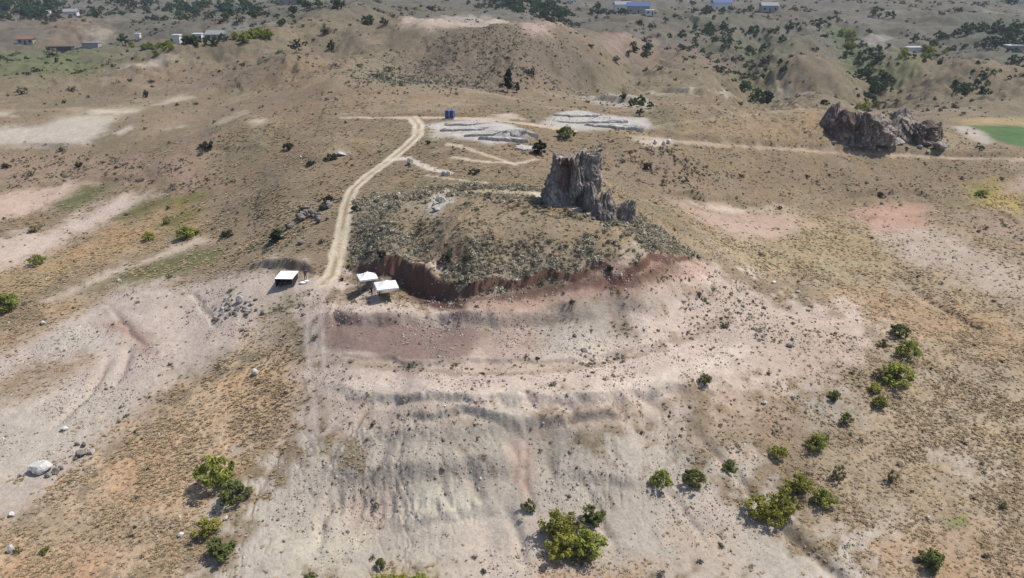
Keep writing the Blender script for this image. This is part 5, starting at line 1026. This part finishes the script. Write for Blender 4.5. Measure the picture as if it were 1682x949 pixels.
ringv = [(r * math.cos(6.2832 * k / n), r * math.sin(6.2832 * k / n), z) for r, z in ((.20, 0), (.27, .5), (.25, .5), (.18, .04)) for k in range(n)]
m.add(ringv, [(j * n + k, j * n + (k + 1) % n, (j + 1) * n + (k + 1) % n, (j + 1) * n + k) for j in range(3) for k in range(n)] + [tuple(range(3 * n, 4 * n)), tuple(range(n))[::-1]]).build('pail', M_BUCK, e, True)
MB().tube([(.26 * math.cos(a), 0.02, .5 + .2 * math.sin(a)) for a in np.linspace(0, math.pi, 9)], .012, 5).build('handle', M_FRAME, e)
# people: one skinned body each
M_SKIN = simple_mat('skin', (176, 128, 104), .6, .05); M_HAIR = simple_mat('hair', (40, 32, 28), .8, .1)
def person(px, py, rz, shirt, trousers, label, arm=0.0):
    p, t = base_at(px, py, 0)
    J = [(0, 0, .93), (0, 0, 1.12), (0, .01, 1.38), (0, 0, 1.50), (0, -.02, 1.60), (0, -.02, 1.74),                      # pelvis..crown
         (.09, 0, .86), (.11, -.03, .48), (.12, 0, .08), (.13, -.14, .04), (-.09, 0, .86), (-.12, .02, .48), (-.14, .06, .08), (-.15, -.08, .04),
         (.19, .01, 1.40), (.25, .02, 1.13), (.24, -.10 - arm, .90 + arm), (.24, -.14 - arm, .82 + arm), (-.19, .01, 1.40), (-.25, .03, 1.13), (-.25, -.06, .89), (-.25, -.09, .80)]
    E = [(0, 1), (1, 2), (2, 3), (3, 4), (4, 5), (0, 6), (6, 7), (7, 8), (8, 9), (0, 10), (10, 11), (11, 12), (12, 13), (2, 14), (14, 15), (15, 16), (16, 17), (2, 18), (18, 19), (19, 20), (20, 21)]
    Rr = [.135, .125, .15, .06, .095, .075, .09, .062, .045, .04, .09, .062, .045, .04, .062, .046, .033, .035, .062, .046, .033, .035]
    me = bpy.data.meshes.new('body'); me.from_pydata(J, E, []); me.update(); o = bpy.data.objects.new('person_form', me); COL.objects.link(o)
    sk = o.modifiers.new('skin', 'SKIN')
    for v, r in zip(me.skin_vertices[0].data, Rr): v.radius = (r, r * (.75 if r > .12 else 1))
    me.skin_vertices[0].data[0].use_root = True; ss = o.modifiers.new('sub', 'SUBSURF'); ss.levels = ss.render_levels = 1
    dg = bpy.context.evaluated_depsgraph_get(); me2 = bpy.data.meshes.new_from_object(o.evaluated_get(dg)); bpy.data.objects.remove(o)
    b_ = bpy.data.objects.new('person', me2); COL.objects.link(b_); me2.materials.clear()
    for mm in (simple_mat('shirt', shirt, .9, .08), simple_mat('trousers', trousers, .9, .08), M_SKIN, M_HAIR, simple_mat('shoe', (52, 46, 42), .8, .1)): me2.materials.append(mm)
    for f in me2.polygons:
        c = f.center; f.use_smooth = True
        f.material_index = 4 if c.z < .1 else 1 if (c.z < .95 and abs(c.x) < .21) else 3 if (c.z > 1.68 or (c.z > 1.55 and c.y > .02)) else 2 if (c.z > 1.47 or (abs(c.x) > .2 and c.z < 1.02)) else 0
    b_.location = p; b_.rotation_euler = (0, 0, rz); set_props(b_, label, 'person', 'people at the dig'); return b_
person(502, 459, .4, (60, 58, 62), (56, 58, 70), 'person in dark clothes standing right of the low white shelter'); person(611, 486, 1.2, (70, 66, 70), (52, 50, 56), 'person in dark clothes standing in front of the left canopy tent', .12)
person(624, 486, -1.0, (58, 56, 60), (48, 48, 54), 'person in dark clothes standing between the two canopy tents', .08)
# blue cabins
M_BLUE = simple_mat('blue_plastic', (52, 84, 150), .45, .06, 2, spec=.4); M_BLUE2 = simple_mat('blue_plastic_roof', (92, 128, 178), .45, .06, 2, spec=.4); M_WHP = simple_mat('white_plastic', (225, 228, 230), .5, .05)
for i, px in enumerate((735.4, 743)):
    p, t = base_at(px, 194.5, 0); e = empty('portable_toilet', p, -.25, .82); set_props(e, ['blue portable toilet cabin beside the upper road, left one', 'blue portable toilet cabin beside the upper road, right one'][i], 'portable toilet', 'blue cabins by the upper road')
    MB().box(-.56, .56, -.56, .56, .1, 2.15).build('cabin', M_BLUE, e, bevel=.03); MB().box(-.6, .6, -.6, .6, 0, .1).build('skid', M_WHP, e, bevel=.01)
    d = MB().box(-.42, .42, -.59, -.563, .16, 2.0).build('door', M_BLUE2 if 0 else M_BLUE, e, bevel=.01); MB().box(.28, .36, -.63, -.593, 1.05, 1.2).build('handle', M_WHP, d)
    V = []; F = []
    for j in range(2):
        for k in range(9): a = math.pi * k / 8; V.append((-.6 * math.cos(a), -.6 + 1.2 * j, 2.15 + .2 * math.sin(a)))
    F = [(k, k + 1, 9 + k + 1, 9 + k) for k in range(8)] + [tuple(range(9))[::-1], tuple(range(9, 18)), (0, 9, 17, 8)]
    r_ = mesh_obj('roof', V, F, M_BLUE2, e); MB().tube([(.35, .4, 2.2), (.35, .4, 2.6)], .05, 8).build('vent_pipe', M_WHP, r_)
    for sx in (-.56, .56): MB().box(sx - .03, sx + .03, -.6, -.566, .1, 2.15).build('corner_rib', M_WHP, e)
# far houses
M_WALLW = simple_mat('white_plaster', (236, 232, 226), .8, .05); M_WALLG = simple_mat('grey_plaster', (176, 172, 168), .8, .06); M_ROOFR = simple_mat('tile_roof', (140, 108, 94), .8, .15, 2); M_ROOFG = simple_mat('grey_roof', (150, 152, 156), .7, .1); M_ROOFB = simple_mat('blue_roof', (86, 104, 150), .6, .08)
M_ROOFW = simple_mat('pale_sheet_roof', (232, 240, 240), .6, .05); M_PANE = simple_mat('dark_pane', (50, 56, 64), .15, .05, spec=.5); M_DKB = simple_mat('dark_shed', (96, 92, 90), .8, .1)
def house(px, py, w, d, h, wall, roof, flat, label, rz=0.0, win=3):
    p, t = base_at(px, py, .6); e = empty('house' if win else 'shed', p, rz); set_props(e, label, 'house' if win else 'shed', 'far houses'); h += .6
    MB().box(-w / 2, w / 2, -d / 2, d / 2, 0, h).build('wall', wall, e)
    if flat: MB().box(-w / 2 - .25, w / 2 + .25, -d / 2 - .25, d / 2 + .25, h + .003, h + .35).build('roof', roof, e)
    else:
        o_ = .5; MB().add([(-w / 2 - o_, -d / 2 - o_, h - .1), (w / 2 + o_, -d / 2 - o_, h - .1), (w / 2 + o_, d / 2 + o_, h - .1), (-w / 2 - o_, d / 2 + o_, h - .1), (-w / 2 - o_, 0, h + d * .28), (w / 2 + o_, 0, h + d * .28)], [(0, 1, 5, 4), (2, 3, 4, 5), (0, 4, 3), (1, 2, 5), (0, 3, 2, 1)]).build('roof', roof, e)
    for k in range(win):
        x = -w / 2 + (k + .5) * w / win
        if k == win // 2: q = MB().box(x - .5, x + .5, -d / 2 - .06, -d / 2 + .02, .5, 2.7).build('door', M_DKB, e)
        else: q = MB().box(x - .65, x + .65, -d / 2 - .06, -d / 2 + .02, 1.6, 2.9).build('window', M_PANE, e); MB().box(x - .8, x + .8, -d / 2 - .16, -d / 2 - .065, 1.45, 1.58).build('sill', wall, q)
for a in [(118, 26, 11, 8, 4, M_WALLW, M_ROOFG, False, 'white house with grey roof at the edge of the top left grove', .2), (74, 24, 8, 7, 3.5, M_WALLW, M_ROOFG, True, 'small white flat-roofed house inside the top left grove', -.1), (326, 66, 4.2, 4, 3.0, M_WALLW, M_ROOFW, True, 'tall small white house in the valley tree row', .1),
    (228, 66, 2.6, 2.6, 3.6, M_WALLW, M_ROOFW, True, 'tiny white hut right of the single round tree', 0, 0), (292, 70, 2.4, 2.4, 2.6, M_WALLW, M_ROOFW, True, 'tiny white hut among trees left of the tall white house', 0, 0), (356, 66, 8, 6, 3, M_WALLG, M_ROOFG, False, 'grey house behind the trees right of the tall white house', 0),
    (45, 72, 8, 6, 3, M_WALLG, M_ROOFR, False, 'reddish-roofed house at the left below the grove', .2), (100, 84, 13, 5, 2.4, M_DKB, M_DKB, True, 'long low dark shed in the left valley', .15, 0), (152, 78, 9, 5, 2.6, M_WALLG, M_ROOFG, True, 'low grey shed beside the dark one in the left valley', 0, 0),
    (296, 3, 9, 7, 6, M_WALLW, M_ROOFW, True, 'white house on the top edge left of centre', 0), (385, 16, 34, 3, 3, M_WALLW, M_ROOFG, True, 'long pale building above the top left tree belt', -.05, 6), (478, 6, 20, 9, 4, M_WALLG, M_ROOFG, False, 'wide grey-green building on the top edge by the crest', 0),
    (936, 6, 6, 6, 7, M_WALLW, M_ROOFW, True, 'narrow white house on the top edge right of the hill', 0), (1022, 17, 14, 9, 5, M_WALLW, M_ROOFG, False, 'pale house, left one of the far pair right of the hill', .1), (1048, 20, 18, 10, 5, M_WALLG, M_ROOFB, False, 'blue-grey roofed house, middle of the far group right of the hill', -.1), (1067, 24, 6, 5, 3, M_WALLW, M_ROOFW, True, 'small white annex at the right of the far group', 0, 2),
    (1184, 16, 16, 9, 6, M_WALLW, M_ROOFB, False, 'blue-roofed house far off on the upper right slope', .1), (1262, 18, 12, 8, 4, M_WALLG, M_ROOFG, False, 'grey house right of the blue-roofed one', 0), (1500, 85, 8, 4, 2.4, M_WALLW, M_ROOFW, True, 'long white shed among trees on the right-hand slope', 0, 0),
    (1672, 5, 18, 10, 5, M_WALLW, M_ROOFW, True, 'pale sheet-roofed building in the top right corner', 0, 0), (1664, 82, 9, 5, 2.5, M_WALLG, M_ROOFW, True, 'pale low shed below the orchard at the right edge', 0, 0)]:
    house(*a)
# ------------------------------------------------------------------ air
hb = MB().box(-4400, 4400, -60, 4500, -45, 150).build('haze', None)
hb.data.materials.clear(); hm = bpy.data.materials.new('haze_air'); hm.use_nodes = True; hm.node_tree.nodes.clear()
ho = hm.node_tree.nodes.new('ShaderNodeOutputMaterial'); hv = hm.node_tree.nodes.new('ShaderNodeVolumePrincipled'); hv.inputs['Color'].default_value = (.80, .88, 1.0, 1); hv.inputs['Density'].default_value = 0.00011; hv.inputs['Anisotropy'].default_value = .2
hm.node_tree.links.new(hv.outputs[0], ho.inputs['Volume']); hb.data.materials.append(hm); set_props(hb, 'thin pale blue haze over the distant hills', 'haze', kind='stuff')
